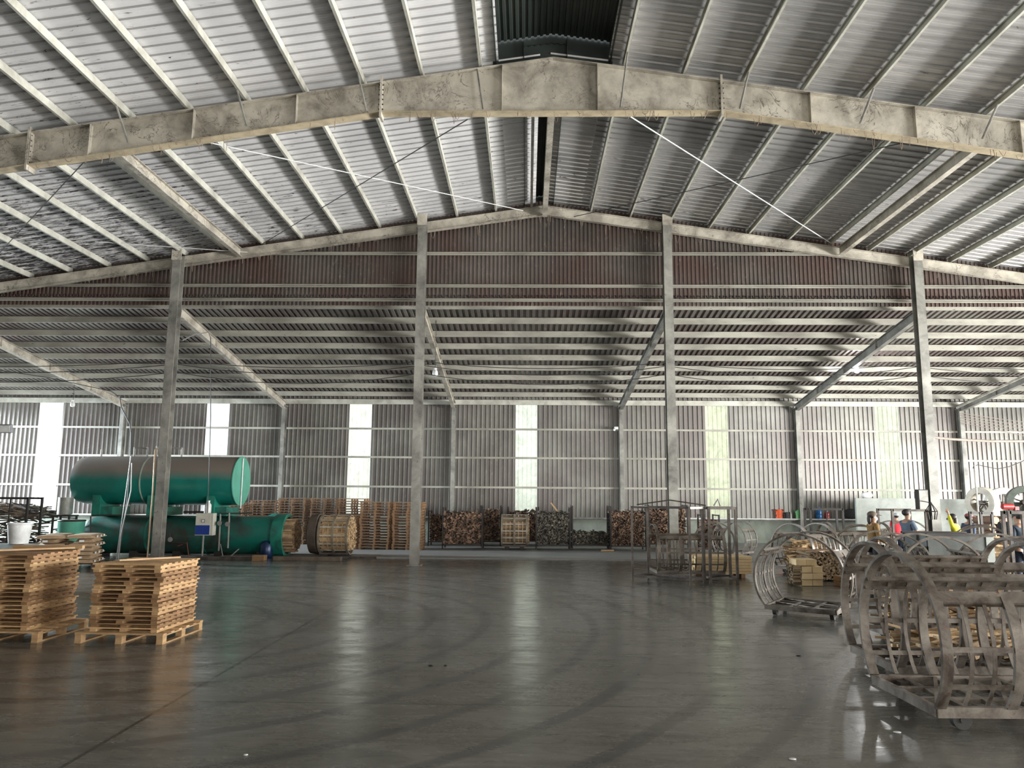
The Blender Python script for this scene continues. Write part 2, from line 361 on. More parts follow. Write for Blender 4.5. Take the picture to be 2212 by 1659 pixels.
# raised ridge monitor over the near bays and the dark ridge cap over the far one
mb = corr(-1.0, 2.04, .125, .03, lambda X, d: [(X, YF, 11.62-.15*abs(X-RX)+d), (X, Y0+.1, 11.62-.15*abs(X-RX)+d)], .4)
t = corr(-.1, .8, .125, .02, lambda X, d: [(X, Y0+.1, 11.42-.12*abs(X-RX)+d), (X, Y1+.45, 11.42-.12*abs(X-RX)+d)], .4); mb.add(t.v, t.f)
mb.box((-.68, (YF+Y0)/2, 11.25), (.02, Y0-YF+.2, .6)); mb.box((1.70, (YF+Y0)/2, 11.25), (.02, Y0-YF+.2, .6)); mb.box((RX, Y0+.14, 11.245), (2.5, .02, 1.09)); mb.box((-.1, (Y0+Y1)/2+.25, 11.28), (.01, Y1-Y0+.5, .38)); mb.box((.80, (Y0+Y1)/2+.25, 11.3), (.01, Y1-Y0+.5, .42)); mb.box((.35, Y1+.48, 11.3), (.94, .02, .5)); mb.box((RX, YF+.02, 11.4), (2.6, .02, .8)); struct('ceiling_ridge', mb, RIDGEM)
SIDE = sheet_mat('side_wall_sheet', (.16, .15, .14), (.24, .23, .21), .5, .2)
def sidewall(name, X, openings, ztop):
    mb = MB(); y = YF
    for (a, b, zt) in openings:
        if a > y: mb.box((X, (y+a)/2, ztop/2), (.06, a-y, ztop))
        mb.box((X, (a+b)/2, (zt+ztop)/2), (.06, b-a, ztop-zt)); y = b
    if y < YB: mb.box((X, (y+YB)/2, ztop/2), (.06, YB-y, ztop))
    return struct(name, mb, SIDE)
sidewall('wall_left', XL-.05, [(23.3, 33.5, 5.5)], 8.1)
sidewall('wall_right', XR+.05, [(-3.6, 22.6, 3.7), (23.6, 33.6, 5.6)], 8.1)
mb = MB(); mb.box(((XL-1)/2, YF-.05, 5.6), (-XL-1, .06, 11.4)); mb.box(((13+XR)/2, YF-.05, 5.6), (XR-13, .06, 11.4)); mb.box((6, YF-.05, 8.7), (14.02, .06, 5.8)); mb.box((-.75, YF-.05, 5), (.5, .06, 10)); struct('wall_front', mb, SIDE)

# ------------------------------------------------------------------ steelwork
G_P = 'purlins under the main roof'
pl = [-.98+RX-.5-1.215*k for k in range(0, 20)] + [2.0+1.22*k for k in range(0, 18)]
for X in pl:
    s = 1 if X < RX else -1
    if X < XL+.2 or X > XR-.2: continue
    mb = MB(); mb.cbeam((X, YF+.3, zroof(X)+.12), (X, Y1+.4, zroof(X)+.12), .05, .16, side=-1)
    tag(mb.build('roof_purlin', PURL), 'long grey steel purlin running away under the %s roof slope' % ('left' if s > 0 else 'right'), 'purlin', G_P+(' left' if s > 0 else ' right'))
mb = MB(); mb.cbeam((.14, Y0+.2, 10.99), (.14, Y1+.1, 10.99), .065, .2, side=-1)
tag(mb.build('ridge_purlin', PURL), 'purlin bordering the dark slot left of the ridge tie beam', 'purlin')

# near haunched rafter
def rafter_near():
    t = thing('haunched_rafter', 'deep haunched roof rafter of cream grimy steel crossing the whole upper picture', 'rafter', (RX, Y0, 0))
    ztop = lambda X: 10.98-.150*abs(X-RX)
    zb = lambda X: 9.80 if -3.04 <= X <= 3.94 else 9.80-.157*((-3.04-X) if X < -3.04 else (X-3.94))
    xs = [XL+.1, -3.04, RX, 3.94, XR-.1]
    for nm, seg in (('web_left', (0, 1)), ('web_middle', (1, 2, 3)), ('web_right', (3, 4))):
        mb = MB(); 
        for i, j in zip(seg[:-1], seg[1:]):
            a, b = xs[i], xs[j]
            P = [(a-RX, zb(a)), (b-RX, zb(b) if j != 1 or True else 0), (b-RX, ztop(b)), (a-RX, ztop(a))]
            vs = [(p[0], dy, p[1]) for dy in (-.006, .006) for p in P]
            mb.add(vs, [(0, 1, 2, 3), (7, 6, 5, 4), (0, 4, 5, 1), (1, 5, 6, 2), (2, 6, 7, 3), (3, 7, 4, 0)])
        mb.build('web', STEEL, t)
    mb = MB(); mt = MB()
    for i in range(4):
        a, b = xs[i], xs[i+1]; mb.bar((a-RX, 0, zb(a)), (b-RX, 0, zb(b)), .24, .016, (0, 0, 1)); mt.bar((a-RX, 0, ztop(a)), (b-RX, 0, ztop(b)), .24, .016)
    mb.build('bottom_flange', grimy('flange_paint', (.56, .47, .32), (.30, .25, .17), .55, 0, 2.5, .3, .6, spots=((.08, .06, .04), .66)), t); mt.build('top_flange', STEEL, t)
    for px, y in ((72, 320), (200, 290), (422, 262), (643, 235), (1085, 190), (1290, 190), (1747, 230), (1972, 255), (2198, 290)):
        X = at(px, y, Y0).x; m = MB(); m.box((X-RX, -.06, (zb(X)+ztop(X))/2), (.012, .115, ztop(X)-zb(X)-.02)); m.build('stiffener', STEEL, t)
    for px, y in ((825, 215), (1556, 210), (68, 322)):
        X = at(px, y, Y0).x; m = MB(); m.box((X-RX, 0, (zb(X)+ztop(X))/2), (.045, .27, ztop(X)-zb(X)+.22))
        o = m.build('splice_plate', STEEL, t); m = MB()
        for k in range(6):
            for sy in (-.09, .09):
                z = zb(X)+.06+k*(ztop(X)-zb(X)-.12)/5; m = MB(); m.cyl((X-RX-.05, sy, z), (X-RX+.05, sy, z), .014, 6); m.build('bolt', BLACK, o)
    return t
rafter_near()
for px1, y1, px2, y2 in ((251, 228, 277, 308), (512, 195, 533, 272), (772, 155, 792, 240), (1030, 145, 1043, 235), (1356, 112, 1340, 232), (1617, 155, 1598, 235), (1888, 190, 1858, 267), (2155, 225, 2122, 300)):
    b = at(px2, y2, Y0-.1); X = b.x; r = ray(px1, y1); # upper end on the purlin plane
    sg = -1 if X < RX else 1; t_ = (11.02+.148*sg*RX-CH)/(r.z+.148*sg*r.x); a = Vector((0, 0, CH))+r*t_
    m = MB(); m.bar(a, b, .03, .03); m.bar(a, b, .004, .05)
    tag(m.build('flange_brace', STEELG), 'thin diagonal steel brace from haunched rafter up to %s roof purlin' % ('left' if sg < 0 else 'right'), 'brace', 'flange braces on the haunched rafter, '+('left' if sg < 0 else 'right')+' half')
# rafter behind the camera (same frame one bay nearer)
# gable rafters
for sg, nm, x1 in ((-1, 'left', XL+.1), (1, 'right', XR-.1)):
    m = MB(); a = (RX+sg*.02, Y1+.19, zroof(RX)-.17); b = (x1, Y1+.19, zroof(x1)-.17); m.ibeam(a, b, .15, .30)
    tag(m.build('gable_rafter', STEEL), '%s sloping rafter of cream steel along the top of the corrugated gable' % nm, 'rafter')
# ridge & struts between frames
for X, zz, nm in ((RX+.02, 10.72, 'tie beam along the ridge, cream, in the upper centre'), (-8.95, zroof(-8.95)-.17, 'cream tie beam between rafters under the left slope'), (9.55, zroof(9.55)-.17, 'cream tie beam between rafters under the right slope')):
    m = MB(); m.ibeam((X, Y0+.02, zz), (X, Y1+.1, zz), .15, .26); tag(m.build('tie_beam', STEEL), nm, 'beam')
# rod bracing
def rod(name, a, b, r, m, label, cat='rod', sag=0):
    a, b = Vector(a), Vector(b); n = 12 if sag else 1; pts = []
    for k in range(n+1):
        t = k/n; p = a.lerp(b, t); p.z -= sag*4*t*(1-t); pts.append(p)
    mm = MB(); mm.tube(pts, r, 6); return tag(mm.build(name, m, smooth=True), label, cat)
WIRE = plain('cable_grey', (.05, .05, .05), .6)
rod('bracing_rod', at(1362, 252, Y0+.15), at(1793, 524, Y1-.05), .014, WHITE, 'pale bracing rod crossing the right far roof bay from the haunched rafter')
rod('bracing_rod', at(1990, 300, Y0+.15), at(1240, 468, Y1-.05), .011, WIRE, 'dark bracing rod crossing behind the pale rod under right slope')
rod('bracing_rod', at(1010, 258, Y0+.15), at(565, 528, Y1-.05), .012, WIRE, 'dark bracing rod crossing the left far roof bay')
rod('bracing_rod', at(415, 300, Y0+.15), at(1130, 455, Y1-.05), .012, WHITE, 'pale bracing rod crossing behind the dark rod under left slope')
rod('bracing_rod', at(186, 345, Y0+.15), at(0, 545, 20.2), .013, WIRE, 'short dark bracing rod at far left beside the outer left purlins')
rod('bracing_rod', at(205, 522, 21.0), at(535, 545, Y1-.06), .010, WHITE, 'pale thin rod just above the left end of the gable rafter')
# cobwebs hanging from the rafters
rd = random.Random(21)
for k in range(150):
    near = k < 75
    if k in (0, 75): m = MB()
    if near: X = rd.uniform(-10, 10); Yb = Y0-.12; zb_ = 9.79 if -3 < X < 3.9 else 9.79-.157*((-3.04-X) if X < 0 else (X-3.94))
    else: X = rd.uniform(-14, 14); Yb = Y1+.1; zb_ = zroof(X)-.32
    L = rd.uniform(.04, .22)*(1.6 if rd.random() < .1 else 1); w_ = rd.uniform(-.15, .15); pts = [(X+w_*t_, Yb+rd.uniform(-.01, .01), zb_-L*4*t_*(1-t_)-.3*L*t_) for t_ in (0, .25, .5, .75, 1)]
    m.tube(pts, rd.uniform(.003, .007), 4)
    if k in (74, 149): tag(m.build('cobwebs', grimy('cobweb', (.30, .23, .17), (.18, .13, .1), .9)), 'dusty brown cobweb strands hanging from the %s' % ('deep haunched rafter' if near else 'gable rafters'), 'cobweb', None, 'stuff')
# gable columns
SX = [-10.78, -3.25, 4.25, 11.75, 19.25, -18.28]
names = ['first column from the left, behind green tanks', 'second column from the left, left of centre', 'third column from the left, behind door frames', 'fourth column, tall, behind the workers at right']
for k, X in enumerate(SX[:5]+SX[5:]):
    lab = 'tall grimy steel column: ' + names[k] if k < 4 else 'steel column beyond the picture edge'
    if k >= 4: continue
    t = thing('steel_column', lab, 'column', (X, Y1-.05, 0)); zt = zroof(X)-.02
    m = MB(); m.ibeam((0, 0, .02), (0, 0, zt), .26, .28, .018, up=(0, 1, 0)); m.build('shaft', STEELG, t)
    m = MB(); m.box((0, 0, .012), (.42, .42, .03)); m.build('base_plate', STEELG, t)
    m = MB(); m.bar((-.03, -.02, zt-.9), (-.03, -.02, zt-.9), .1, .1) if False else m.box((0, -.16, zt-.03), (.3, .03, .34)); m.build('cap_plate', STEEL, t)
# gable girts
for z, yo in ((9.49, .3), (8.45, .3), (8.0, .3)):
    m = MB(); xa = max(XL, RX-(11.0-.1-z)/.148); xb = min(XR, RX+(11.0-.1-z)/.148); m.cbeam((xa, Y1+.385, z), (xb, Y1+.385, z), .07, .09, side=1)
    tag(m.build('gable_girt', PURD), {9.49: 'highest horizontal girt across the corrugated gable', 8.45: 'middle horizontal girt across the corrugated gable', 8.0: 'lowest horizontal girt at the foot of the corrugated gable'}[z], 'girt')
# lean-to purlins
LY = [23.4+1.215*k for k in range(9)]
for k, Y in enumerate(LY):
    m = MB(); z = ZL(Y)+.08; m.cbeam((XL+.1, Y, z), (XR-.1, Y, z), .07, .2, side=-1)
    tag(m.build('lean_to_purlin', PURD), 'horizontal grey purlin under the corrugated rear lean-to roof', 'purlin', 'lean-to roof purlins')
m = MB(); m.cbeam((XL+.1, YB-.25, 6.12), (XR-.1, YB-.25, 6.12), .07, .22, side=-1); tag(m.build('eaves_beam', PURL), 'pale eaves beam along the top of the back wall', 'beam')
# lean-to rafters and posts
PX = [-18.1, -10.85, -3.26, 4.15, 11.88, 19.0]
CX = [-18.28, -10.7, -3.2, 4.25, 11.8, 19.25]
pos = ['far left of the picture', 'behind the first column', 'behind the second column', 'behind the third column', 'behind the fourth column', 'at the far right of the picture']
for k in range(6):
    t = thing('lean_to_rafter', 'sloping lean-to rafter %s' % pos[k], 'rafter', (PX[k], YB-.35, 0)); a = Vector((CX[k]-PX[k]+(0.0), Y1+.2-YB+.35, 7.52)); b = Vector((0, .1, 5.92))
    m = MB(); m.ibeam(a, b, .16, .30, .014); m.build('beam', STEEL if k < 3 else STEELG, t)
    for q in (.25, .5, .75):
        p = a.lerp(b, q); m = MB(); m.box(p, (.15, .012, .27)); m.build('stiffener', STEEL, t)
    t = thing('wall_post', 'steel post on the back wall, %s' % pos[k], 'post', (PX[k], YB-.3, 0))
    m = MB(); m.ibeam((0, 0, .02), (0, 0, 5.95), .17, .28, .012, up=(0, 1, 0)); m.build('shaft', STEELG, t)
    m = MB(); m.box((0, 0, 5.9), (.24, .3, .03)); m.build('cap_plate', STEELG, t)
for z, lab in ((4.93, 'upper'), (3.66, 'middle'), (2.36, 'lower')):
    m = MB(); m.cbeam((XL, YB-.07, z), (XR, YB-.07, z), .06, .085, side=-1); tag(m.build('wall_girt', PURD), '%s long horizontal steel girt on the corrugated back wall' % lab, 'girt')
# cables strung between columns
for k, (dz, sg) in enumerate(((5.62, .22), (5.50, .30), (5.25, .34))):
    m = MB(); pts = []
    xs = [-22]+SX[0:4]+[22]
    for a, b in zip(xs[:-1], xs[1:]):
        for q in range(10): t_ = q/10; pts.append((a+(b-a)*t_, Y1+.3, dz+.45-sg*4*t_*(1-t_)))
    pts.append((22, Y1+.3, dz+.45)); m.tube(pts, .012, 5)
    tag(m.build('power_cable', WIRE), 'thin dark cable slung from column to column below the lean-to roof', 'cable', 'cables slung between the columns')

# ================================================================== OBJECTS
R_ = random.Random(11)
# ---------------------------------------------------------------- thin pallets, foreground left
def thin_pallet(wx=1.0, dy=1.05, seed=0, mat=None):
    r = random.Random(seed); t = thing('thin_pallet', 'x', 'pallet'); mat = mat or WOODP
    m = MB(); n = 7
    for k in range(n):
        y = -dy/2+.045+k*(dy-.09)/(n-1); e = r.uniform(0, .045)
        m.box((r.uniform(-.012, .012), y, .047), (wx+e, .088, .02), rz=r.uniform(-.008, .008))
    m.build('deck_boards', mat, t)
    for x in (-wx/2+.06, r.uniform(-.05, .05), wx/2-.06):
        m = MB(); m.box((x, r.uniform(-.02, .02), .0185), (.09, dy+r.uniform(-.02, .05), .037)); m.build('runner', mat, t)
    return t
protos = [thin_pallet(seed=k, mat=(WOODP if k % 4 else WOODN)) for k in range(5)]
def thin_stack(x, y, rz, z0, n, where, group, flip=False):
    for k in range(n):
        src = protos[k % 5]; top = k == n-1; bot = k == 0
        if top: lab = 'thin pale wooden pallet lying on top of the %s' % where
        elif bot: lab = 'lowest thin wooden pallet of the %s, resting on a wide base pallet' % where
        else: lab = 'thin wooden pallet between others inside the %s' % where
        gp = group if not (top or bot) else None
        a = dup(src, (x+R_.uniform(-.02, .02), y+R_.uniform(-.02, .02), z0+k*.0575), rz+R_.uniform(-.015, .015)+(PI if k % 3 == 0 else 0), lab, gp)
        if k % 5 in (1, 3) and not top:     # a loose runner poking out
            pass
thin_stack(-5.53, 11.32, math.radians(-3), .142, 16, 'right foreground pallet stack', 'pallets inside the right foreground stack')
thin_stack(-7.40, 11.38, math.radians(-2), .142, 18, 'left foreground pallet stack', 'pallets inside the left foreground stack')
for p in protos:
    for c in kids(p): bpy.data.objects.remove(c)
    bpy.data.objects.remove(p)
KIDS.clear()
def base_pallet(loc, rz, label, wx=1.25, dy=1.2):
    t = thing('base_pallet', label, 'pallet', loc, rz)
    m = MB()
    for k in range(6): m.box((0, -dy/2+.05+k*(dy-.1)/5, .131), (wx, .095, .02))
    m.build('deck_boards', WOODN, t)
    for x in (-wx/2+.05, 0, wx/2-.05):
        m = MB(); m.box((x, 0, .112), (.09, dy, .018)); m.box((x, 0, .009), (.09, dy, .018)); m.build('runner', WOODN, t)
        for y in (-dy/2+.06, 0, dy/2-.06):
            m = MB(); m.box((x, y, .06), (.088, .11, .084)); m.build('block', WOODN, t)
    return t
base_pallet((-5.55, 11.30, 0), math.radians(-2), 'wide pale base pallet under the right foreground pallet stack')
base_pallet((-7.36, 11.33, 0), math.radians(-1), 'wide pale base pallet under the left foreground pallet stack', 1.35)
def board(name, a, b, wd, th, mat, label, cat='board'):
    m = MB(); m.bar(a, b, wd, th); return tag(m.build(name, mat), label, cat)
zt = .142+16*.0575
board('loose_board', (-5.78, 10.95, zt+.035), (-5.18, 11.55, zt+.035), .07, .022, WOODN, 'loose pale board lying on top of the right foreground pallet stack')
zt = .142+18*.0575
board('loose_board', (-7.8, 11.0, zt+.03), (-6.9, 11.75, zt+.03), .09, .022, WOODN, 'longer loose board lying slanted on the left foreground pallet stack')
board('loose_board', (-7.9, 11.85, zt+.03), (-6.85, 11.9, zt+.03), .08, .05, WOODN, 'square-edged loose board along the back edge of the left foreground stack')

# ---------------------------------------------------------------- sacks on a pallet behind
t = base_pallet((-12.5, 21.1, 0), math.radians(18), 'dark pallet carrying brown paper sacks behind the foreground pallets', 1.5, 1.25)
PDARK = plain('dark_pallet', (.08, .055, .04), .7)
for c in kids(t): c.data = c.data.copy(); c.data.materials[0] = PDARK
def sack_proto():
    t = thing('paper_sack', 'x', 'sack'); m = MB(); n, q = 12, 8
    for i in range(q+1):
        for k in range(n+1):
            u = i/q*2-1; v = k/n*2-1; e = (1-abs(u)**5)*(1-abs(v)**5); m.v.append((v*.37, u*.23, .004+.052*0+.055*(1+0)*1*e**.5+.004))
    nn = len(m.v); m.v += [(x, y, .064*2-z-.0) if False else (x, y, max(.0, .064-z)*.35) for x, y, z in m.v]
    for i in range(q):
        for k in range(n):
            a = i*(n+1)+k; m.f.append((a, a+1, a+n+2, a+n+1)); m.f.append((nn+a, nn+a+n+1, nn+a+n+2, nn+a+1))
    for i in range(q):
        for e in (0, n): a = i*(n+1)+e; m.f.append((a, a+n+1, nn+a+n+1, nn+a))
    for k in range(n):
        for e in (0, q): a = e*(n+1)+k; m.f.append((a, a+1, nn+a+1, nn+a))
    for i, (x, y, z) in enumerate(m.v): m.v[i] = (x, y, z*1.7)
    m.build('body', SACK, t, smooth=True)
    m = MB(); m.box((-.372, .05, .055), (.012, .12, .05)); m.build('paper_label', WHITE, t)
    m = MB(); m.box((.372, -.06, .055), (.012, .12, .05)); m.build('paper_label', WHITE, t)
    return t
sp = sack_proto(); rz = math.radians(18); first = True
for layer in range(7):
    for i in range(2):
        for j in range(2 + (1 if layer % 2 == 0 else 0)):
            if layer % 2 == 0: lx, ly, r = -.36+.72*i, -.42+.42*j, 0
            else: lx, ly, r = -.42+.84*i, -.30+.6*j, PI/2
            if layer == 6 and (i, j) == (0, 1): continue
            x = -12.5+lx*math.cos(rz)-ly*math.sin(rz); y = 21.1+lx*math.sin(rz)+ly*math.cos(rz); L = (x+R_.uniform(-.02, .02), y+R_.uniform(-.02, .02), .145+layer*.108)
            lab = 'brown paper sack with white tag in the layered sack pile' if layer < 6 else 'brown paper sack on top of the sack pile'
            gp = 'sacks within the pile' if layer < 6 else 'sacks on top of the pile'
            if first: sp.location = L; sp.rotation_euler = (0, 0, rz+r); tag(sp, lab, None, gp); first = False
            else: dup(sp, L, rz+r+R_.uniform(-.05, .05), lab, gp)

# ---------------------------------------------------------------- pallets stacked along the back
WOODT = grimy('tan_pallet_wood', (.34, .235, .16), (.19, .12, .08), .7, 0, 2, .3, .7, island=.35)
def tall_pallet():
    t = thing('wooden_pallet', 'x', 'pallet')
    m = MB()
    for k in range(5): m.box((0, -.5+.05+k*.225, .118), (1.1, .1, .016))
    for k in range(3): m.box((0, -.45+k*.45, .1), (1.1, .07, .014))
    m.build('deck', WOODT, t)
    for x in (-.5, 0, .5):
        m = MB(); m.box((x, 0, .009), (.065, 1.0, .018))
        m.build('runner', WOODR, t)
        for y in (-.45, 0, .45):
            m = MB(); m.box((x, y, .055), (.065, .09, .075)); m.build('block', WOODP, t)
    return t
tp = tall_pallet(); first = True
stacks = [(-11.9, 31.2, 16, 'far left'), (-10.6, 31.3, 17, 'behind the green tank end'), (-9.35, 31.0, 18, 'left of the wood-filled drum'), (-8.05, 31.0, 18, 'directly behind the wood-filled drum'), (-6.85, 30.6, 18, 'front of the first white strip'), (-5.55, 28.6, 17, 'third from the second column'), (-4.35, 28.6, 17, 'immediately left of the second column'), (-6.75, 28.7, 12, 'lower stack right of the drum')]
for sx, sy, n, wh in stacks:
    for k in range(n):
        tp.scale = (1, 1, .78); L = (sx+R_.uniform(-.02, .02), sy+R_.uniform(-.015, .015), .045+k*.1005)
        lab = 'reddish wooden pallet in the tall pallet stack ' + wh; gp = 'pallets in the stack ' + wh
        if first: tp.location = L; tag(tp, lab, None, gp); first = False
        else: dup(tp, L, R_.uniform(-.012, .012), lab, gp)

# ---------------------------------------------------------------- ring carts
def cart_proto(L=1.9, nsec=3, up=35, name='ring_cart'):
    """axis along local X from 0 to L, wheels on z=0"""
    t = thing(name, 'x', 'cart'); R, zc, cut = .80, .70, .20
    a0 = -math.asin((zc-cut)/R); a1 = PI-a0
    for k in range(nsec+1):
        X = .045+k*(L-.09)/nsec
        if k in (0, nsec): m = MB(); m.arc(X, 0, zc, R, a0, a1, .09, .035, 40); m.build('hoop', CART, t, smooth=True)
        else:
            for b0, b1 in ((a0, math.radians(up)), (PI-math.radians(up), a1)): m = MB(); m.arc(X, 0, zc, R, b0, b1, .09, .035, 20); m.build('half_hoop', CART, t, smooth=True)
    def pt(a, X, r=R-.02): return (X, r*math.cos(a), zc+r*math.sin(a))
    for sgn in (0, 1):
        for deg, w_, h_ in ((up, .05, .11), (2, .04, .045), (-22, .04, .045)):
            a = math.radians(deg) if not sgn else PI-math.radians(deg)
            rad = Vector((0, math.cos(a), math.sin(a))); m = MB(); m.bar(pt(a, 0.02), pt(a, L-.02), h_, .012, rad, (0, .0)); 
            if deg == up: m.bar(pt(a, .02, R-.05), pt(a, L-.02, R-.05), .012, .05, rad, (h_/2, 0)); m.bar(pt(a, .02, R-.05), pt(a, L-.02, R-.05), .012, .05, rad, (-h_/2, 0))
            m.build('side_rail', CART, t)
        for k in range(nsec):
            for q in (.36, .68):
                X = .045+(k+q)*(L-.09)/nsec; b0, b1 = (a0, math.radians(up)) if not sgn else (PI-math.radians(up), PI-a0)
                m = MB(); m.arc(X, 0, zc, R-.035, b0, b1, .035, .010, 16); m.build('rib', CART, t)
    hw = R*math.cos(a0)-.03; m = MB()
    for y in (-hw, hw, -.2, .2): m.bar((.02, y, .17), (L-.02, y, .17), .05, .09 if abs(y) == hw else .05)
    for k in range(nsec*2+1): X = .03+k*(L-.06)/(nsec*2); m.bar((X, -hw, .17), (X, hw, .17), .05, .085 if k in (0, nsec*2) else .04)
    for k in range(nsec): X0 = .03+k*(L-.06)/nsec; X1 = X0+(L-.06)/nsec; m.bar((X0, -hw, .2), (X1, hw, .2), .035, .01)
    m.build('deck', CARTD if name != 'ring_cart' else CART, t)
    for X in (.28, L-.28):
        for y in (-hw+.10, hw-.10):
            m = MB(); m.cyl((X, y-.035, .088), (X, y+.035, .088), .085, 20); m.cyl((X, y-.045, .088), (X, y+.045, .088), .028, 12)
            o = m.build('wheel', RUBBER, t, smooth=True); m = MB(); m.box((X, y, .15), (.1, .1, .05)); m.build('bracket', CARTD, o)
    return t
c3 = cart_proto(1.95, 3); c2 = cart_proto(1.25, 2)
used = set()
def place_cart(src, x, y, yaw, label, sc=1.0, group=None):
    if src.name not in used: used.add(src.name); src.location = (x, y, 0); src.rotation_euler = (0, 0, yaw); src.scale = (sc,)*3; tag(src, label, None, group); return src
    return dup(src, (x, y, 0), yaw, label, group, sc)
KIDS[c3.name] = [(c, kids(c)) for c in kids(c3)]; KIDS[c2.name] = [(c, kids(c)) for c in kids(c2)]
place_cart(c3, 3.62, 7.80, math.radians(1), 'nearest big ring cart, rusty hoops, cut off by the right picture edge', 1.02)
place_cart(c3, 4.08, 9.46, 0, 'second big ring cart, just behind the nearest one', 1.02)
place_cart(c3, 5.05, 11.25, math.radians(2), 'third big ring cart from the front at right', 1.0)
place_cart(c2, 4.62, 13.40, math.radians(57), 'single open ring cart standing alone left of the cart cluster', .955)
place_cart(c3, 6.9, 9.6, math.radians(2), 'ring cart at right edge beyond the nearest cart', 1.0)
def top_cart(px, py, Y, yaw, label, src=None, off=0):
    p = at(px, py, Y); sc = p.z/1.5; return place_cart(src or c3, p.x, p.y, math.radians(yaw), label, sc)
top_cart(1706, 1130, 21.0, 30, 'ring cart in the middle of the rear cluster, hoops stepping right behind the lone cart', c2)
top_cart(1780, 1127, 22.9, 4, 'ring cart farthest back below the red and blue water jugs')
top_cart(1858, 1135, 20.9, 68, 'short ring cart immediately left of the capped woman', c2)
top_cart(1932, 1151, 15.9, 82, 'ring cart with wide arch in front of the man in blue', c2)
top_cart(2034, 1158, 13.6, 84, 'ring cart with wide arch in front of the grey tub', c2)
top_cart(2122, 1136, 17.4, 62, 'ring cart loaded with pale wood behind the grey tub', c2)
top_cart(2207, 1158, 13.8, 80, 'ring cart at the right edge before the worker in navy', c2)
top_cart(1925, 1124, 23.6, 40, 'ring cart between capped woman and the worker in red', c2)
top_cart(1543, 1128, 25.0, 78, 'ring cart seen through the dark door frames, left of two', c2)
top_cart(1572, 1127, 26.9, 50, 'ring cart seen through the dark door frames, right of two', c2)
top_cart(1408, 1131, 20.2, 2, 'ring cart standing inside the door frames, axis sideways', c3)

# ---------------------------------------------------------------- sticks and billets
def stick_wall(x0, x1, z0, z1, y0, y1, size, rnd, top=.06, shape=None, tilt=.10):
    m = MB(); z = z0
    while z < z1:
        x = x0
        while x < x1:
            s = size*rnd.uniform(.55, 1.25); lim = z1+rnd.uniform(-top, top)
            if z < lim and (shape is None or shape(x, z)):
                a = Vector((x, y0+rnd.uniform(-.05, .05), z)); b = Vector((x+rnd.uniform(-tilt, tilt), y1, z+rnd.uniform(-tilt, tilt)*.6))
                m.bar(a, b, s, s*rnd.uniform(.35, .8), (rnd.uniform(-.8, .8), 0, 1))
            x += s*.95
        z += size*.6
    return m
def disc(cx, cz, r): return lambda x, z: (x-cx)**2+(z-cz)**2 < r*r
def rack(x0, x1, y, h, label, d=1.1, mat=BLACK, name='firewood_rack'):
    t = thing(name, label, 'rack', ((x0+x1)/2, y+d/2, .045)); w_ = x1-x0
    for sx in (-1, 1):
        for sy in (-1, 1): m = MB(); m.box((sx*(w_/2+.03), sy*d/2, h/2), (.05, .05, h)); m.build('post', mat, t)
        m = MB(); m.box((sx*(w_/2+.03), 0, h-.03), (.04, d, .04)); m.build('side_bar', mat, t)
    m = MB(); m.box((0, -d/2, .17), (w_+.06, .05, .05)); m.box((0, d/2, .17), (w_+.06, .05, .05)); m.build('bottom_bar', mat, t)
    return t
def xs(px, Y): return at(px, 1150, Y).x
fire = [(929, 960, 30.2, 1112, LOGS, 'short firewood pile in shadow right of the second column', .065), (960, 1038, 28.6, 1106, LOGS, 'reddish firewood pile with pale split sticks in a rack, centre', .085), (1042, 1078, 30.6, 1101, LOGS, 'higher firewood pile behind the centre rack', .085), (1100, 1160, 31.2, 1104, LOGS, 'firewood pile behind the small wood-filled cage', .085),
        (1162, 1228, 28.7, 1106, LOGG, 'grey firewood pile in a tall rack right of the centre white strip', .06), (1240, 1314, 29.0, 1148, LOGG, 'low grey firewood pile at the green plinth', .07), (1323, 1392, 28.6, 1104, LOGS, 'brown firewood pile behind the left door frame', .05), (1405, 1482, 30.0, 1100, LOGS, 'brown firewood pile behind the third column', .07), (1524, 1550, 27.6, 1122, LOGS, 'dark firewood pile seen through the right door frame', .065)]
for a, b, Y, pt, mt, lab, sz in fire:
    xa, xb = xs(a, Y), xs(b, Y); zt = at((a+b)/2, pt, Y).z
    rd = random.Random(int(a)); m = stick_wall(xa, xb, .26, zt, Y, Y+.85, sz, rd, .07)
    tag(m.build('firewood_pile', mt), lab, 'firewood', None, 'stuff')
    rack(xa-.03, xb+.03, Y-.02, max(1.15, zt+(.12 if zt > 1 else .9)), 'thin dark steel rack holding the ' + ' '.join(lab.split()[:9]), .9)
m = stick_wall(0, 1.0, 0, .2, 0, .6, .03, random.Random(3)) if False else None
board('split_stick', at(1190, 1086, 28.8), at(1204, 1104, 28.8), .05, .05, WOODN, 'pale stick poking out above the grey firewood pile', 'stick')
board('floor_plank', at(1299, 1189, 28.2)+Vector((0, 0, 0)), at(1326, 1189, 28.2), .12, .05, WOODN, 'pale plank on the slab below the low grey firewood', 'plank')
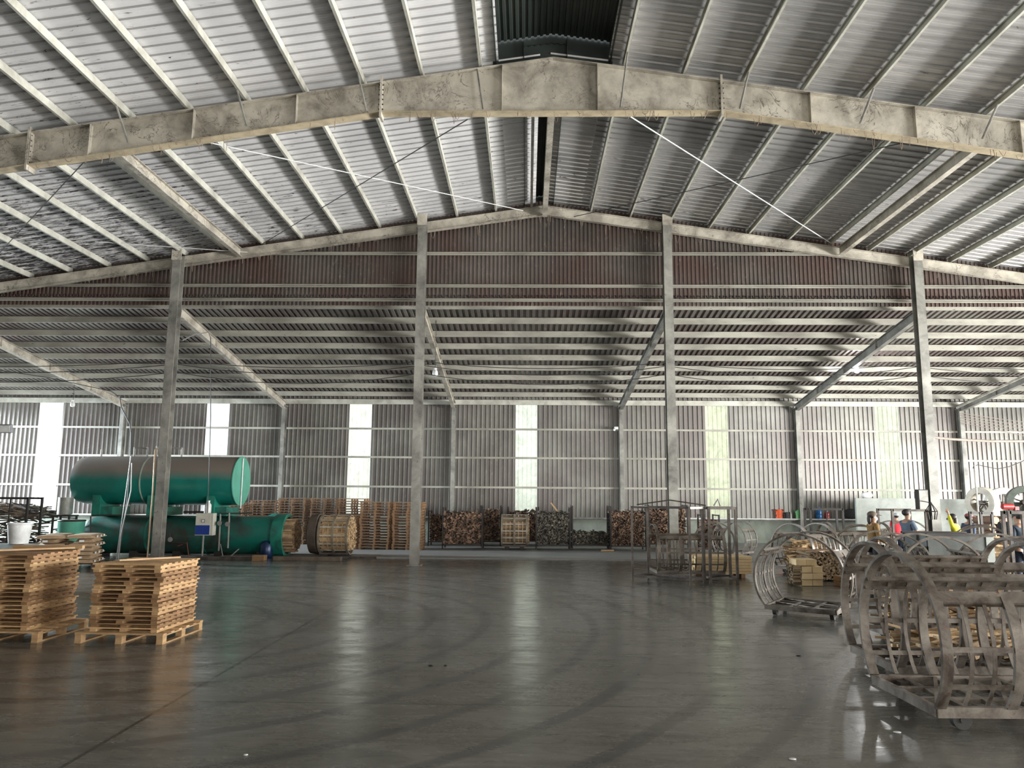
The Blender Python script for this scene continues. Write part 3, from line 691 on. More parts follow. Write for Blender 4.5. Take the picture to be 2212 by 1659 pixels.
# far left heap of slats in dark frames
rd = random.Random(5); m = MB()
for k in range(1500):
    x = rd.uniform(-22.8, -15.9); y = rd.uniform(24.6, 26.6); zm = 1.72-.10*abs(y-25.6)-.05*max(0, x+18.5)**2; z = rd.uniform(.1, zm) if rd.random() < .6 else zm-rd.uniform(0, .2)
    if rd.random() < .5: y = 24.6+rd.uniform(-.1, .3)
    a = rd.gauss(0, .25); L = rd.uniform(.3, .65); d = Vector((math.cos(a), math.sin(a), rd.gauss(0, .15)))*L; m.bar(Vector((x, y, z))-d/2, Vector((x, y, z))+d/2, rd.uniform(.03, .08), rd.uniform(.02, .05))
tag(m.build('wood_heap', grimy('heap_slats', (.26, .20, .15), (.07, .055, .045), .8, 0, 4, .35, .7, island=.8)), 'big untidy heap of dark offcut slats at the far left back', 'wood heap', None, 'stuff')
def gate_frame(x, y, w_, h, n, label, name='steel_rack_frame', d=.9, mat=BLACK):
    t = thing(name, label, 'frame', (x, y, 0))
    for sx in (-1, 1):
        for sy in (0, 1): m = MB(); m.box((sx*w_/2, sy*d, h/2), (.06, .06, h)); m.build('post', mat, t)
    for sy in (0, 1): m = MB(); m.box((0, sy*d, h-.03), (w_, .06, .06)); m.build('top_rail', mat, t)
    for k in range(n): m = MB(); m.box((-w_/2+(k+1)*w_/(n+1), 0, h/2), (.03, .03, h)); m.build('bar', mat, t)
    return t
p = fl(88, 1178); gate_frame(-19.2, 23.5, 2.6, 1.88, 3, 'black barred steel frame in front of the slat heap at left', d=.7)
gate_frame(-16.55, 23.6, 2.2, 1.86, 3, 'black barred steel frame beside the slat heap, nearer the green tub', d=.7)
gate_frame(-21.9, 23.5, 2.4, 1.9, 3, 'black barred steel frame at the very left picture edge', d=.7)
# electric motor behind green tub
t = thing('electric_motor', 'grey motor on a dark stand above the green tub', 'motor', (-14.85, 24.6, 0)); m = MB(); m.cyl((-.02, 0, 1.32), (-.02, 0, 1.86), .22, 18); m.build('housing', STEELG, t, smooth=True)
m = MB(); m.box((0, 0, 1.28), (.6, .5, .05)); [m.box((sx*.26, sy*.2, .63), (.05, .05, 1.26)) for sx in (-1, 1) for sy in (-1, 1)]; m.build('stand', BLACK, t)
# tub
t = thing('green_tub', 'round open teal tub standing left of the green tanks', 'tub', (-13.9, 23.4, 0)); m = MB(); n = 28
m.lathe((0, 0, 0), [(.34, 0), (.36, .06), (.37, 1.16), (.385, 1.18), (.345, 1.18), (.34, .2)], n); m.build('shell', GREENL, t, smooth=True)
m = MB(); m.lathe((0, 0, 1.15), [(.38, 0), (.395, .02), (.38, .045)], n); m.build('rim', BLACK, t, smooth=True)
# burlap bags
for x, y, sc, lab in ((-16.6, 21.4, .42, 'lumpy brown burlap bag, left one before the slat heap'), (-15.95, 21.3, .45, 'lumpy tan burlap bag, right one before the slat heap')):
    m = MB(); rd = random.Random(int(x*10)); m.blob((x, y, .52), (sc, sc*.8, .52), 18, 12)
    m.v = [(a+rd.uniform(-.02, .02), b+rd.uniform(-.02, .02), max(0.0, c+(.12*math.sin(9*a)+rd.uniform(-.02, .02) if c > .6 else 0))) for a, b, c in m.v]
    tag(m.build('burlap_bag', grimy('burlap', (.34, .25, .15), (.2, .14, .09), .9, 0, 5), smooth=True), lab, 'bag')
# white bucket on pale blue drum at the left edge
t = thing('steel_drum', 'pale blue horizontal metal drum at the left picture edge', 'drum', (-11.2, 16.6, 0)); m = MB(); m.cyl((-.9, 0, .70), (.72, 0, .70), .235, 26); m.cyl((.72, 0, .70), (.80, 0, .70), .2, 26); m.build('shell', grimy('pale_blue_paint', (.48, .56, .58), (.3, .35, .36), .4, .1, 3), t, smooth=True)
for x in (-.6, .45): m = MB(); m.box((x, 0, .24), (.12, .45, .48)); m.build('cradle', BLACK, t)
m = MB(); m.lathe((-10.99, 16.6, .932), [(.19, 0), (.235, .40), (.255, .41), (.255, .44), (.22, .44), (.18, .05)], 26); tag(m.build('white_bucket', WHITE, smooth=True), 'white plastic bucket standing on the pale blue drum at left', 'bucket')

# ---------------------------------------------------------------- green tanks
def saddle(m, x, r, zc, y, w_=.34):
    m.box((x, y-.02, (zc-r+1.12)/2+.15), (w_, 1.15, max(.1, zc-r-1.12)+.55))
TY = 25.2; xl = at(178, 1040, TY).x; xr = at(520, 1040, TY).x
t = thing('upper_green_tank', 'big horizontal teal water tank on saddles, dusty brown on top, above another tank', 'tank', ((xl+xr)/2, TY, 0)); hl = (xr-xl)/2; RT, ZC = .79, 2.43
m = MB(); m.tube([(-hl, 0, ZC), (-hl+.02, 0, ZC), (-hl+.3, 0, ZC), (hl, 0, ZC)], [RT*.86, RT*.93, RT, RT], 48); m.build('shell', TANKM, t, smooth=True)
m = MB(); m.cyl((hl, 0, ZC), (hl+.03, 0, ZC), RT+.015, 48); m.build('end_cap', GREENL, t, smooth=True)
m = MB(); m.tube([(-.35, 0, ZC), (-.31, 0, ZC)], RT+.012, 48); m.build('weld_band', grimy('pale_band', (.36, .42, .36), (.2, .24, .2), .5, 0, 3), t, smooth=True)
m = MB(); m.tube([(hl+.06, -.05, ZC-RT-.1), (hl+.06, -.05, ZC+RT-.05)], .022, 8); m.build('level_pipe', WHITE, t)
for px in (229, 345, 470):
    X = at(px, 1100, TY).x-(xl+xr)/2
    m = MB(); r_ = 0
    # saddle: plate with concave top
    w_ = .26; n = 12; ys = [-.62+1.24*i/n for i in range(n+1)]
    for sx in (-w_/2, w_/2):
        for y in ys: m.v.append((X+sx, y, 1.30)); m.v.append((X+sx, y, max(1.5, ZC-math.sqrt(max(0.0, (RT+.0)**2-y*y)))+.03))
    k2 = 2*(n+1)
    for s in range(2):
        for i in range(n): a = s*k2+2*i; m.f.append((a, a+2, a+3, a+1))
    for i in range(n): a = 2*i; m.f.append((a, a+1, a+k2+1, a+k2)); m.f.append((a+1, a+3, a+k2+3, a+k2+1)); m.f.append((a, a+k2, a+k2+2, a+2))
    m.f.append((0, k2, k2+1, 1)); m.f.append((2*n, 2*n+1, k2+2*n+1, k2+2*n))
    m.box((X+.26, 0, 1.44), (.5, 1.1, .27))
    m.build('saddle', GREEN, t)
for px, hh in ((219, .22), (290, .3), (318, .3), (338, .34), (392, .3)):
    X = at(px, 980, TY).x-(xl+xr)/2; m = MB(); m.tube([(X, 0, ZC+RT-.03), (X, 0, ZC+RT+hh)], .035, 8); m.build('top_pipe', STEELG, t)
m = MB(); a_ = at(290, 970, TY).x-(xl+xr)/2; b_ = at(318, 970, TY).x-(xl+xr)/2; m.tube([(a_, 0, ZC+RT+.28), (b_, 0, ZC+RT+.27)], .025, 8); m.build('top_pipe', STEELG, t)
m = MB(); a_ = at(338, 970, TY).x-(xl+xr)/2; b_ = at(392, 970, TY).x-(xl+xr)/2; m.tube([(a_, 0, ZC+RT+.33), (b_, 0, ZC+RT+.27)], .025, 8); m.build('top_pipe', STEELG, t)
xl2 = at(196, 1160, TY).x; xr2 = at(622, 1160, TY).x; hl2 = (xr2-xl2)/2; c2x = (xl2+xr2)/2; RB, ZB = .615, .68
t = thing('pressure_tank', 'long teal pressure vessel lying on the floor below the upper tank', 'tank', (c2x, TY, 0))
m = MB(); m.tube([(-hl2, 0, ZB), (-hl2+.05, 0, ZB), (-hl2+.3, 0, ZB), (hl2-.35, 0, ZB)], [RB*.6, RB*.85, RB, RB], 48, cap=True); m.build('shell', grimy('teal_vessel', (.006, .13, .10), (.035, .05, .043), .35, 0, 1.0, .42, .58), t, smooth=True)
for px in (452, 330): X = at(px, 1160, TY).x-c2x; m = MB(); m.tube([(X, 0, ZB), (X+.06, 0, ZB)], RB+.012, 48); m.build('weld_band', GREEN, t, smooth=True)
m = MB(); n = 44
base = 0
for i in range(n):
    a = 2*PI*i/n
    for x, r in ((hl2-.36, RB+.0), (hl2-.36, RB+.07), (hl2, RB+.09), (hl2, RB-.03), (hl2-.3, RB-.04)): m.v.append((x, r*math.cos(a), ZB+r*math.sin(a)))
for i in range(n):
    j = (i+1) % n
    for k in range(5): m.f.append((i*5+k, i*5+(k+1) % 5, j*5+(k+1) % 5, j*5+k))
m.build('door_ring', GREEN, t, smooth=True)
m = MB(); m.tube([(hl2+.05, RB+.22, ZB), (hl2+.12, RB+.22, ZB)], .12, 8); 
m.lathe((0, 0, 0), [(.01, 0), (.01, .01)], 4)
m = MB(); Md = Matrix.Rotation(math.radians(75), 3, 'Z'); n = 40
for s, rr in ((0, RB+.08), (.08, RB+.08), (.2, RB*.5), (.22, .01)):
    for k in range(n):
        a = 2*PI*k/n; v = Md @ Vector((s, rr*math.cos(a)+RB+.1, 0)); m.v.append((v.x+hl2+.06, v.y+.5, ZB+rr*math.sin(a)))
for i in range(3):
    for k in range(n): a = i*n+k; b = i*n+(k+1) % n; m.f.append((a, b, b+n, a+n))
m.f.append(tuple(range(n))[::-1]); m.build('open_door', GREEN, t, smooth=True)
for px in (215, 300, 392, 480, 570): X = at(px, 1200, TY).x-c2x; m = MB(); m.box((X, 0, .09), (.18, .95, .18)); m.build('foot', BLACK, t)
# pipework in front of the vessel
GV = plain('galvanised_pipe', (.26, .255, .24), .5, .2)
for pts, lab, mt, r in (([at(476, 1110, 24.4), at(476, 1120, 24.4), at(472, 1190, 24.4)], 'pale vertical pipe with valve left of the second gap on the vessel', GV, .028), ([at(495, 1108, 24.4), at(495, 1122, 24.4), at(492, 1184, 24.4)], 'pale vertical pipe with valve right beside the other on the vessel', GV, .028),
                     ([at(478, 1110, 24.4), at(500, 1109, 24.45), at(545, 1108, 24.6)], 'dark horizontal pipe over the vessel joining the two pale pipes', BLACK, .02), ([at(397, 1106, 24.6), at(440, 1106, 24.6)], 'dark pipe with handwheels between the two tanks', BLACK, .03), ([at(476, 1175, 24.3), at(482, 1205, 24.25), at(500, 1200, 24.2), at(516, 1186, 24.3)], 'grey hose looping on the floor before the vessel', GV, .016),
                     ([at(198, 1114, 24.5), at(240, 1113, 24.5), at(262, 1113, 24.6)], 'dark pipe running along the left end of the vessel', BLACK, .022), ([at(196, 1115, 24.4), at(194, 1203, 24.4)], 'thin dark standpipe at the left end of the vessel', BLACK, .022), ([at(384, 1180, 24.3), at(404, 1172, 24.3), at(408, 1205, 24.3)], 'thin red hose on the floor right of the first column', plain('red_hose', (.35, .06, .03), .5), .010),
                     ([at(368, 1150, 24.4), at(372, 1172, 24.3), at(400, 1174, 24.3)], 'dark valve pipe right of the first column', BLACK, .025)):
    m = MB(); m.tube(pts, r, 8); tag(m.build('pipe', mt, smooth=True), lab, 'pipe')
for px, py, lab in ((371, 1165, 'dark valve on the vessel right of the first column'), (477, 1130, 'grey valve on the left pale pipe'), (494, 1132, 'grey valve on the right pale pipe')):
    t = thing('valve', lab, 'valve', at(px, py, 24.33)); m = MB(); m.cyl((0, -.05, 0), (0, .05, 0), .05, 12); m.build('body', BLACK, t, smooth=True); m = MB(); m.cyl((0, -.12, 0), (0, -.10, 0), .075, 14); m.build('handwheel', GV, t)
# control box
t = thing('control_box', 'light grey electric cabinet with blue lower half hung before the tanks', 'cabinet', at(443, 1132, 24.2)); m = MB(); m.box((0, .06, .16), (.56, .26, .36)); m.box((0, .06, -.18), (.56, .26, .34)); m.build('body', grimy('cabinet_grey', (.52, .51, .44), (.42, .41, .35), .5, 0, 3), t, bevel=.01)
m = MB(); m.box((-.035, -.075, .0), (.46, .012, .66)); m.build('door', grimy('cabinet_door', (.56, .55, .47), (.46, .45, .38), .5, 0, 3), t)
m = MB(); m.box((-.04, -.086, -.18), (.45, .008, .29)); m.build('blue_panel', plain('blue_panel', (.01, .045, .28), .4), t)
m = MB(); m.box((-.03, -.086, .1), (.1, .012, .1)); o = m.build('meter', BLACK, t); m = MB(); m.box((-.03, -.094, .1), (.075, .01, .075)); m.build('dial', WHITE, o)
m = MB(); m.tube([(-.05, .05, -.35), (-.05, .05, -t.location.z+.01)], .03, 8); m.build('stand_pipe', GV, t)
t = thing('white_jug', 'small white plastic jug standing on the grey electric cabinet', 'jug', at(442, 1108, 24.26)+Vector((0, 0, 0))); t.location.z = t.location.z; m = MB(); m.lathe((0, 0, 0), [(.09, 0), (.1, .02), (.1, .25), (.05, .32), (.05, .36)], 16); m.build('body', WHITE, t, smooth=True)
m = MB(); m.cyl((0, 0, .36), (0, 0, .39), .055, 12); m.build('cap', WHITE, t)
jz = at(443, 1132, 24.2).z+.342; t.location.z = jz; t.location.x += .1
# cables dropping
for pts, lab, mt, r in (([at(258, 855, 24), at(262, 880, 24), at(280, 915, 24), at(283, 935, 24), at(281, 1010, 24), at(275, 1080, 24), at(256, 1206, 24)], 'dark cable dangling from the left lean-to rafter past the tanks', WIRE, .018), ([at(283, 985, 23.95), at(272, 1065, 23.95), at(252, 1206, 23.95)], 'pale conduit slanting down in front of the tanks, left of two', GV, .018), ([at(285, 1000, 23.9), at(283, 1060, 23.9), at(262, 1150, 23.9), at(256, 1207, 23.9)], 'grey hose hanging beside the pale conduit', GV, .016),
                        ([at(342, 968, 23.9), at(335, 972, 23.9), at(330, 1060, 23.9), at(318, 1206, 23.9)], 'tall copper coloured pipe just left of the first column', plain('copper_pipe', (.36, .25, .15), .4, .3), .024), ([at(455, 728, 24), at(455, 900, 24), at(451, 1040, 24), at(448, 1108, 24)], 'long thin grey cable hanging down to the electric cabinet', WIRE, .014), ([at(395, 735, 23.2), at(420, 722, 23.5), at(450, 718, 24), at(455, 730, 24)], 'curved grey conduit from the first column to lean-to rafter', GV, .018),
                        ([at(0, 800, 25), at(100, 815, 26), at(240, 845, 27), at(262, 860, 27)], 'dark cable across the far left lean-to roof', WIRE, .014)):
    m = MB(); m.tube(pts, r, 6); tag(m.build('hanging_cable', mt, smooth=True), lab, 'cable')
# motor/pump bottle and blocks before the vessel end
t = thing('blue_gas_bottle', 'dark blue bottle with wire guard standing before the vessel door', 'bottle', fl(571, 1206)+Vector((0, .15, 0))); m = MB(); m.lathe((0, 0, 0), [(.17, 0), (.2, .04), (.2, .42), (.14, .52), (.05, .56), (.05, .62)], 20); m.build('body', plain('navy_paint', (.01, .03, .09), .3, .3), t, smooth=True)
m = MB(); m.tube([(-.12, 0, .5), (-.12, 0, .72), (.12, 0, .72), (.12, 0, .5)], .012, 6); m.build('guard', BLACK, t)
def blk(name, px0, px1, py, Y, h, d, mat, lab, cat):
    a, b = xs(px0, Y), xs(px1, Y); m = MB(); m.box(((a+b)/2, Y+d/2, h/2), (b-a, d, h)); return tag(m.build(name, mat, bevel=.008), lab, cat)
blk('concrete_kerb', 425, 546, 0, 23.75, .10, .18, CARTD, 'low dark kerb on the floor before the vessel', 'kerb')
blk('timber_block', 547, 573, 0, 23.5, .17, .3, WOODP, 'square timber block on the floor under the blue bottle', 'block')
blk('timber_sleeper', 592, 738, 0, 23.75, .12, .22, grimy('sleeper', (.16, .13, .09), (.08, .06, .045), .8, 0, 3), 'long timber sleeper on the floor below the wood-filled drum', 'sleeper')
for yy in (24.85, 25.55):
    m = MB(); m.box((-6.6, yy, .03), (3.6, .06, .06)); tag(m.build('track_rail', CARTD), '%s steel track rail under the wood-filled drum' % ('front' if yy < 25 else 'rear'), 'rail')

# ---------------------------------------------------------------- wood filled cages
def cage(x0, L, Y, R, zc, label_c, label_w, nsec=2, z0=0, slatn=3, endmat=STICKS):
    t = thing('loading_cage', label_c, 'cage', (x0, Y, z0))
    for k in range(nsec+1):
        X = k*L/nsec; m = MB(); m.arc(X, 0, zc, R+.035, 0, 2*PI, .07, .03, 44); m.build('hoop', grimy('tan_steel%d' % k, (.36, .31, .23), (.17, .14, .10), .5, .2, 3), t, smooth=True)
    for a in [math.radians(d) for d in (-130, -155, 180, 155, 130, 100, -50, 0, 50)]:
        m = MB(); p = (0, (R+.02)*math.cos(a), zc+(R+.02)*math.sin(a)); q = (L, p[1], p[2]); m.bar(p, q, .05, .02, (0, math.cos(a), math.sin(a))); m.build('side_bar', STEEL, t)
    for k in range(nsec):
        for s in range(1, slatn):
            X = (k+s/slatn)*L/nsec; m = MB(); m.arc(X, 0, zc, R+.02, PI*.80, PI*1.28, .025, .01, 12); m.build('slat', WOODN, t)
    for X in (.2*L, .8*L):
        for y in (-.35, .35): m = MB(); m.cyl((X, y-.03, .085), (X, y+.03, .085), .085, 14); m.build('wheel', RUBBER, t, smooth=True)
    m = MB(); m.box((L/2, 0, .15), (L, .8, .06)); m.build('deck', CARTD, t)
    rd = random.Random(int(x0*7)); m = MB(); nx = max(1, round(L/.6)); s = .05
    z = -R
    while z < R:
        y = -R
        while y < R:
            w_ = s*rd.uniform(.7, 1.3); rr = math.hypot(y, z)
            if rr < R-.03 and (rr > R-.2 or True) and zc+z > .22:
                m.bar((x0+.03+rd.uniform(-.02, .02), Y+y, z0+zc+z), (x0+L+.05+rd.uniform(-.03, .05), Y+y+rd.uniform(-.02, .02), z0+zc+z), w_*.9, s*.9, (0, rd.uniform(-.5, .5), 1))
            y += w_
        z += s*.95
    tag(m.build('stacked_sticks', endmat), label_w, 'sticks', None, 'stuff'); return t
xa = xs(698, 25.2); xb = xs(757, 25.2)
cage(xa, xb-xa, 25.2, .60, .72, 'round steel and slat cage on rails right of the teal vessel', 'pale cut sticks packed inside the round cage right of the teal vessel', endmat=STICKS)
m = MB(); m.tube([(xa-.42, 25.2, .74), (xa-.36, 25.2, .74), (xa-.1, 25.2, .74)], [.45, .62, .66], 40); tag(m.build('cage_lid', grimy('brown_lid', (.13, .10, .08), (.07, .055, .045), .6, .1, 3), smooth=True), 'dark brown round lid leaning on the left end of the round cage', 'lid')
xa = xs(1084, 28.4); xb = xs(1138, 28.4)
cage(xa, xb-xa, 28.9, .56, .69, 'smaller round cage of pale bars in front of the firewood, centre', 'brown sticks packed inside the smaller round cage', z0=.045, endmat=SLATS)
xa = xs(606, 25.2); xb = xs(641, 25.2)
m = stick_wall(-.5, .5, .2, 1.2, 0, .8, .05, random.Random(2), .02)
rd = random.Random(77); m = MB(); z = -.55
while z < .55:
    y = -.55
    while y < .55:
        w_ = .05*rd.uniform(.7, 1.3)
        if math.hypot(y, z) < .53: m.bar((xb-.7, TY+y, ZB+z), (xb+rd.uniform(-.02, .03), TY+y, ZB+z), w_*.9, .045, (0, rd.uniform(-.5, .5), 1))
        y += w_
    z += .046
tag(m.build('stacked_sticks', grimy('brown_sticks', (.42, .29, .16), (.17, .10, .06), .7, 0, 7, .3, .7, island=.55)), 'brown cut sticks filling the open mouth of the teal vessel', 'sticks', None, 'stuff')

# ---------------------------------------------------------------- door-like racks, right of centre
def post_rack(c, h, label, base=True, th=.05, mat=None, tops=()):
    """c: four floor corners in order; posts at corners, top rails, low base rails"""
    mat = mat or CARTD; o = Vector(((c[0][0]+c[2][0])/2, (c[0][1]+c[2][1])/2, 0)); t = thing('door_rack', label, 'rack', o)
    P = [Vector((x, y, 0))-o for x, y in c]
    for p in P: m = MB(); m.bar(p, p+Vector((0, 0, h)), th, th, (0, 1, 0)); m.build('post', mat, t)
    for i in range(4):
        a, b = P[i], P[(i+1) % 4]; m = MB(); m.bar(a+Vector((0, 0, h-th/2)), b+Vector((0, 0, h-th/2)), th, th); m.build('top_rail', STEEL if i in tops else mat, t)
        if base: m = MB(); m.bar(a+Vector((0, 0, .13)), b+Vector((0, 0, .13)), .05, .05); m.build('base_rail', mat, t)
    return t
post_rack([(2.57, 18.96), (3.81, 18.21), (4.22, 18.60), (3.02, 19.42)], 1.80, 'dark steel door-like rack, left one, around a ring cart', tops=(1, 3))
post_rack([(4.34, 18.52), (5.0, 18.62), (5.0, 19.25), (4.34, 19.2)], 1.80, 'dark steel door-like rack, right one, before the yellow lumber', th=.06)
m = MB(); m.bar((2.75, 19.3, 1.83), (3.5, 18.95, 1.95), .03, .03); m.bar((3.5, 18.95, 1.95), (4.3, 18.6, 1.83), .03, .03); tag(m.build('bent_rod', CARTD), 'bent dark rod lying across the top of the left door-like rack', 'rod')
m = MB(); m.tube([(4.56, 18.9, 1.82), (4.66, 18.9, 1.98), (4.72, 18.9, 1.82)], .022, 6); tag(m.build('steel_hook', STEELG), 'steel hook standing on the right door-like rack', 'hook')
# lumber
def lumber(x0, y0, z0, L, nx, nz, w_, h_, rz, name, lab, grp, mat=PALE, axis='x'):
    rd = random.Random(int(x0*13)); src = None
    for k in range(nz):
        for j in range(nx):
            m = MB(); 
            x, y = (x0+rd.uniform(-.04, .04), y0+j*w_*1.02) if axis == 'x' else (x0+j*w_*1.02, y0+rd.uniform(-.02, .02))
            if src is None:
                m.box((0, 0, 0), (L, w_*.96, h_*.92) if axis == 'x' else (w_*.96, L, h_*.92)); src = tag(m.build(name, mat, bevel=.004), lab, name.split('_')[-1], grp); src.location = (x, y, z0+k*h_+h_/2)
            else: o = src.copy(); col.objects.link(o); o.location = (x, y, z0+k*h_+h_/2+.001); o.rotation_euler = (0, 0, rz+rd.uniform(-.02, .02))
lumber(5.0, 20.0, .10, 1.42, 7, 6, .13, .072, 0, 'yellow_plank', 'pale yellow plank in the neat lumber stack behind the door-like racks', 'planks in the lumber stack')
for X in (4.5, 5.5): m = MB(); m.box((X, 20.4, .05), (.1, .95, .1)); tag(m.build('lumber_bearer', WOODR), 'timber bearer under the %s end of the yellow plank stack' % ('left' if X < 5 else 'right'), 'bearer')
bundle_spots = []
bx, by = 6.52, 18.30
lumber(bx, by+.25, .0, .52, 2, 3, .245, .15, 0, 'stick_bundle', 'tied bundle of pale square sticks in the small stack behind the lone cart', 'tied stick bundles', axis='y')
lumber(bx-.1, by+.30, .455, .50, 2, 1, .245, .15, 0, 'top_bundle', 'tied stick bundle on top of the small pale stack behind the lone cart', 'tied stick bundles on top', axis='y')
m = stick_wall(bx-.12-.02, bx-.12+.02, 0, .01, 0, .1, .03, random.Random(1))
m = MB(); rd = random.Random(4)
for k in range(160):
    y = by+.02+rd.random()*.5; z = rd.random()*.44+.02; m.bar((bx-.3, y, z), (bx-.135, y, z), .035, .03, (0, rd.uniform(-1, 1), 1))
tag(m.build('bark_sticks', SLATS), 'brown stick ends stacked left of the tied bundles', 'sticks', None, 'stuff')
m = MB(); rd = random.Random(9)
for k in range(420):
    x = 6.95+rd.random()*.75; z = .05+rd.random()*.62; y = 19.3+rd.uniform(-.03, .03); m.bar((x, y, z), (x+rd.uniform(-.1, .1), y+.7, z+rd.uniform(-.05, .05)), .05, .035, (rd.uniform(-1, 1), 0, 1))
tag(m.build('brown_billets', SLATS), 'loose brown billets heaped behind the tied bundles', 'sticks', None, 'stuff')
lumber(7.32, 18.32, .0, .45, 2, 2, .2, .12, 0, 'short_bundle', 'short low bundle of sticks right of the tied bundles', 'short low bundles', axis='y', mat=WOODP)
board('top_board', (6.75, 19.25, .73), (7.6, 19.55, .76), .3, .03, WOODP, 'wide weathered board on the brown billets')
# wood lying in carts
def cart_load(x0, x1, y, z0, hgt, n, mat, lab, axis='x', wy=.5):
    m = MB(); rd = random.Random(int(x0*31+y*7))
    for k in range(n):
        L = rd.uniform(.35, .7); a = rd.gauss(0, .35) + (0 if axis == 'x' else PI/2); u = rd.uniform(-1, 1); z = z0+rd.random()*hgt*math.sqrt(max(.05, 1-u*u)); d = Vector((math.cos(a), math.sin(a), rd.gauss(0, .15)))*L/2
        c = Vector((rd.uniform(x0, x1), y+u*wy, max(z, z0+.03+abs(d.z)))); m.bar(c-d, c+d, rd.uniform(.03, .07), rd.uniform(.02, .04), (rd.uniform(-1, 1), 0, 1))
    return tag(m.build('wood_offcuts', mat), lab, 'offcuts', None, 'stuff')
cart_load(5.45, 6.7, 11.27, .26, .55, 520, STICKS, 'pale cut offcuts piled in the third big ring cart')
cart_load(4.6, 5.9, 9.5, .26, .22, 160, STICKS, 'thin layer of pale offcuts on the deck of the second big ring cart')
p = at(1706, 1130, 21.0); cart_load(p.x+.2, p.x+.8, 21.28, .26, .62, 300, STICKS, 'tan offcuts piled inside the middle rear ring cart', wy=.36)
p = at(2122, 1136, 17.4); cart_load(p.x-.1, p.x+.7, 17.95, .24, 1.0, 420, STICKS, 'pale yellow offcuts heaped in the ring cart behind the grey tub', wy=.45)
# big grey tub
t = thing('concrete_tub', 'large grey rectangular tub between the wide cart arches and the workers', 'tub', (9.05, 16.9, 0))
m = MB()
for c, d in (((0, -.5, .64), (1.35, .06, 1.28)), ((0, .5, .64), (1.35, .06, 1.28)), ((-.645, 0, .64), (.06, 1.0, 1.28)), ((.645, 0, .64), (.06, 1.0, 1.28)), ((0, 0, .05), (1.3, 1.0, .08))): m.box(c, d)
m.build('shell', grimy('tub_grey', (.12, .13, .122), (.07, .077, .072), .7, 0, 3), t)
m = MB(); m.box((0, -.53, 1.29), (1.42, .07, .05)); m.box((0, .53, 1.29), (1.42, .07, .05)); m.build('rim', BLACK, t)
m = MB(); m.box((.59, -.545, .7), (.16, .02, 1.1)); m.build('corner_plate', CONC, t)
# lone frames among workers
def pf(px0, px1, py, Y, d, n, label, mat=BLACK):
    a, b = at(px0, py, Y), at(px1, py, Y); return gate_frame((a.x+b.x)/2, Y, b.x-a.x, (a.z+b.z)/2, n, label, d=d, mat=mat)
pf(1750, 1820, 1098, 24.6, .5, 1, 'dark rectangular steel frame before the water jugs')
pf(1927, 1999, 1100, 21.9, .9, 1, 'open steel trolley frame behind the man in blue', CARTD)
pf(2118, 2142, 1106, 20.8, .5, 0, 'small dark upright frame right of the red-capped worker', BLACK)
pf(2179, 2222, 1104, 15.5, .2, 0, 'dark upright frame at the right edge before the navy worker', CARTD)
# concrete partition with things on it
a, b = at(1847, 1076, 31.5), at(2002, 1076, 31.5)
m = MB(); m.box(((a.x+b.x)/2, 31.5, a.z/2), (b.x-a.x, .14, a.z)); tag(m.build('concrete_partition', CONC), 'tall pale concrete panel wall behind the workers, left of fourth column', 'partition')
a, b = at(2022, 1078, 31.5), at(2096, 1078, 31.5)
m = MB(); m.box(((a.x+b.x)/2, 31.5, a.z/2), (b.x-a.x, .14, a.z)); tag(m.build('concrete_partition', CONC), 'pale blue-grey concrete panel right of the fourth column', 'partition')
p = at(1873, 1076, 31.5); m = MB(); rd = random.Random(2); m.blob((p.x, 31.5, p.z+.12), (.24, .12, .13), 14, 8); tag(m.build('cloth_bundle', WHITE, smooth=True), 'white cloth bundle on top of the concrete panel', 'bundle')
p = at(1864, 1112, 32.9); m = MB(); m.blob((p.x-.1, 33.82, 1.33), (.36, .15, .225), 14, 8); tag(m.build('dark_coat', plain('dark_cloth', (.02, .02, .02), .9), smooth=True), 'dark cloth heap on the ledge against the concrete panel', 'cloth')
# things on the ledge of the back wall
LZ = 1.086; LYY = 33.84
a = at(1480, 1119, 33.85); b = at(1872, 1119, 33.85); m = MB(); m.box(((a.x+b.x)/2, 33.82, LZ-.0), (b.x-a.x, .28, .045)); tag(m.build('ledge_shelf', WHITE), 'long white ledge along the back wall carrying bags and jugs', 'shelf')
LZ = 1.11
def sack_on(px, col_, lab, w_, h_, name='carrier_bag', n=14):
    p = at(px, 1110, LYY); m = MB(); rd = random.Random(px); k = 20; rows = 7; 
    for i in range(rows+1):
        z = h_*i/rows; f = 1+.12*math.sin(i*2.1)+(.25*(i/rows)**3)
        for q in range(k): a = 2*PI*q/k; r = 1+rd.uniform(-.05, .05); m.v.append((p.x+w_/2*f*math.cos(a)*r, LYY-.02+.09*math.sin(a)*r, LZ+z+(.04*math.sin(3*a) if i == rows else 0)))
    for i in range(rows):
        for q in range(k): A = i*k+q; B = i*k+(q+1) % k; m.f.append((A, B, B+k, A+k))
    m.f.append(tuple(range(k))[::-1]); m.f.append(tuple(rows*k+q for q in range(k)))
    return tag(m.build(name, plain(name+'_m', col_, .5), smooth=True), lab, 'bag')
sack_on(1683, (.75, .10, .015), 'bright orange bag on the white wall ledge', .27, .36)
sack_on(1700, (.03, .03, .03), 'small black bag on the ledge right of the orange bag', .2, .24, 'black_bag')
sack_on(1723, (.16, .42, .16), 'pale green bag on the ledge beside the white bottle', .22, .34, 'green_bag')
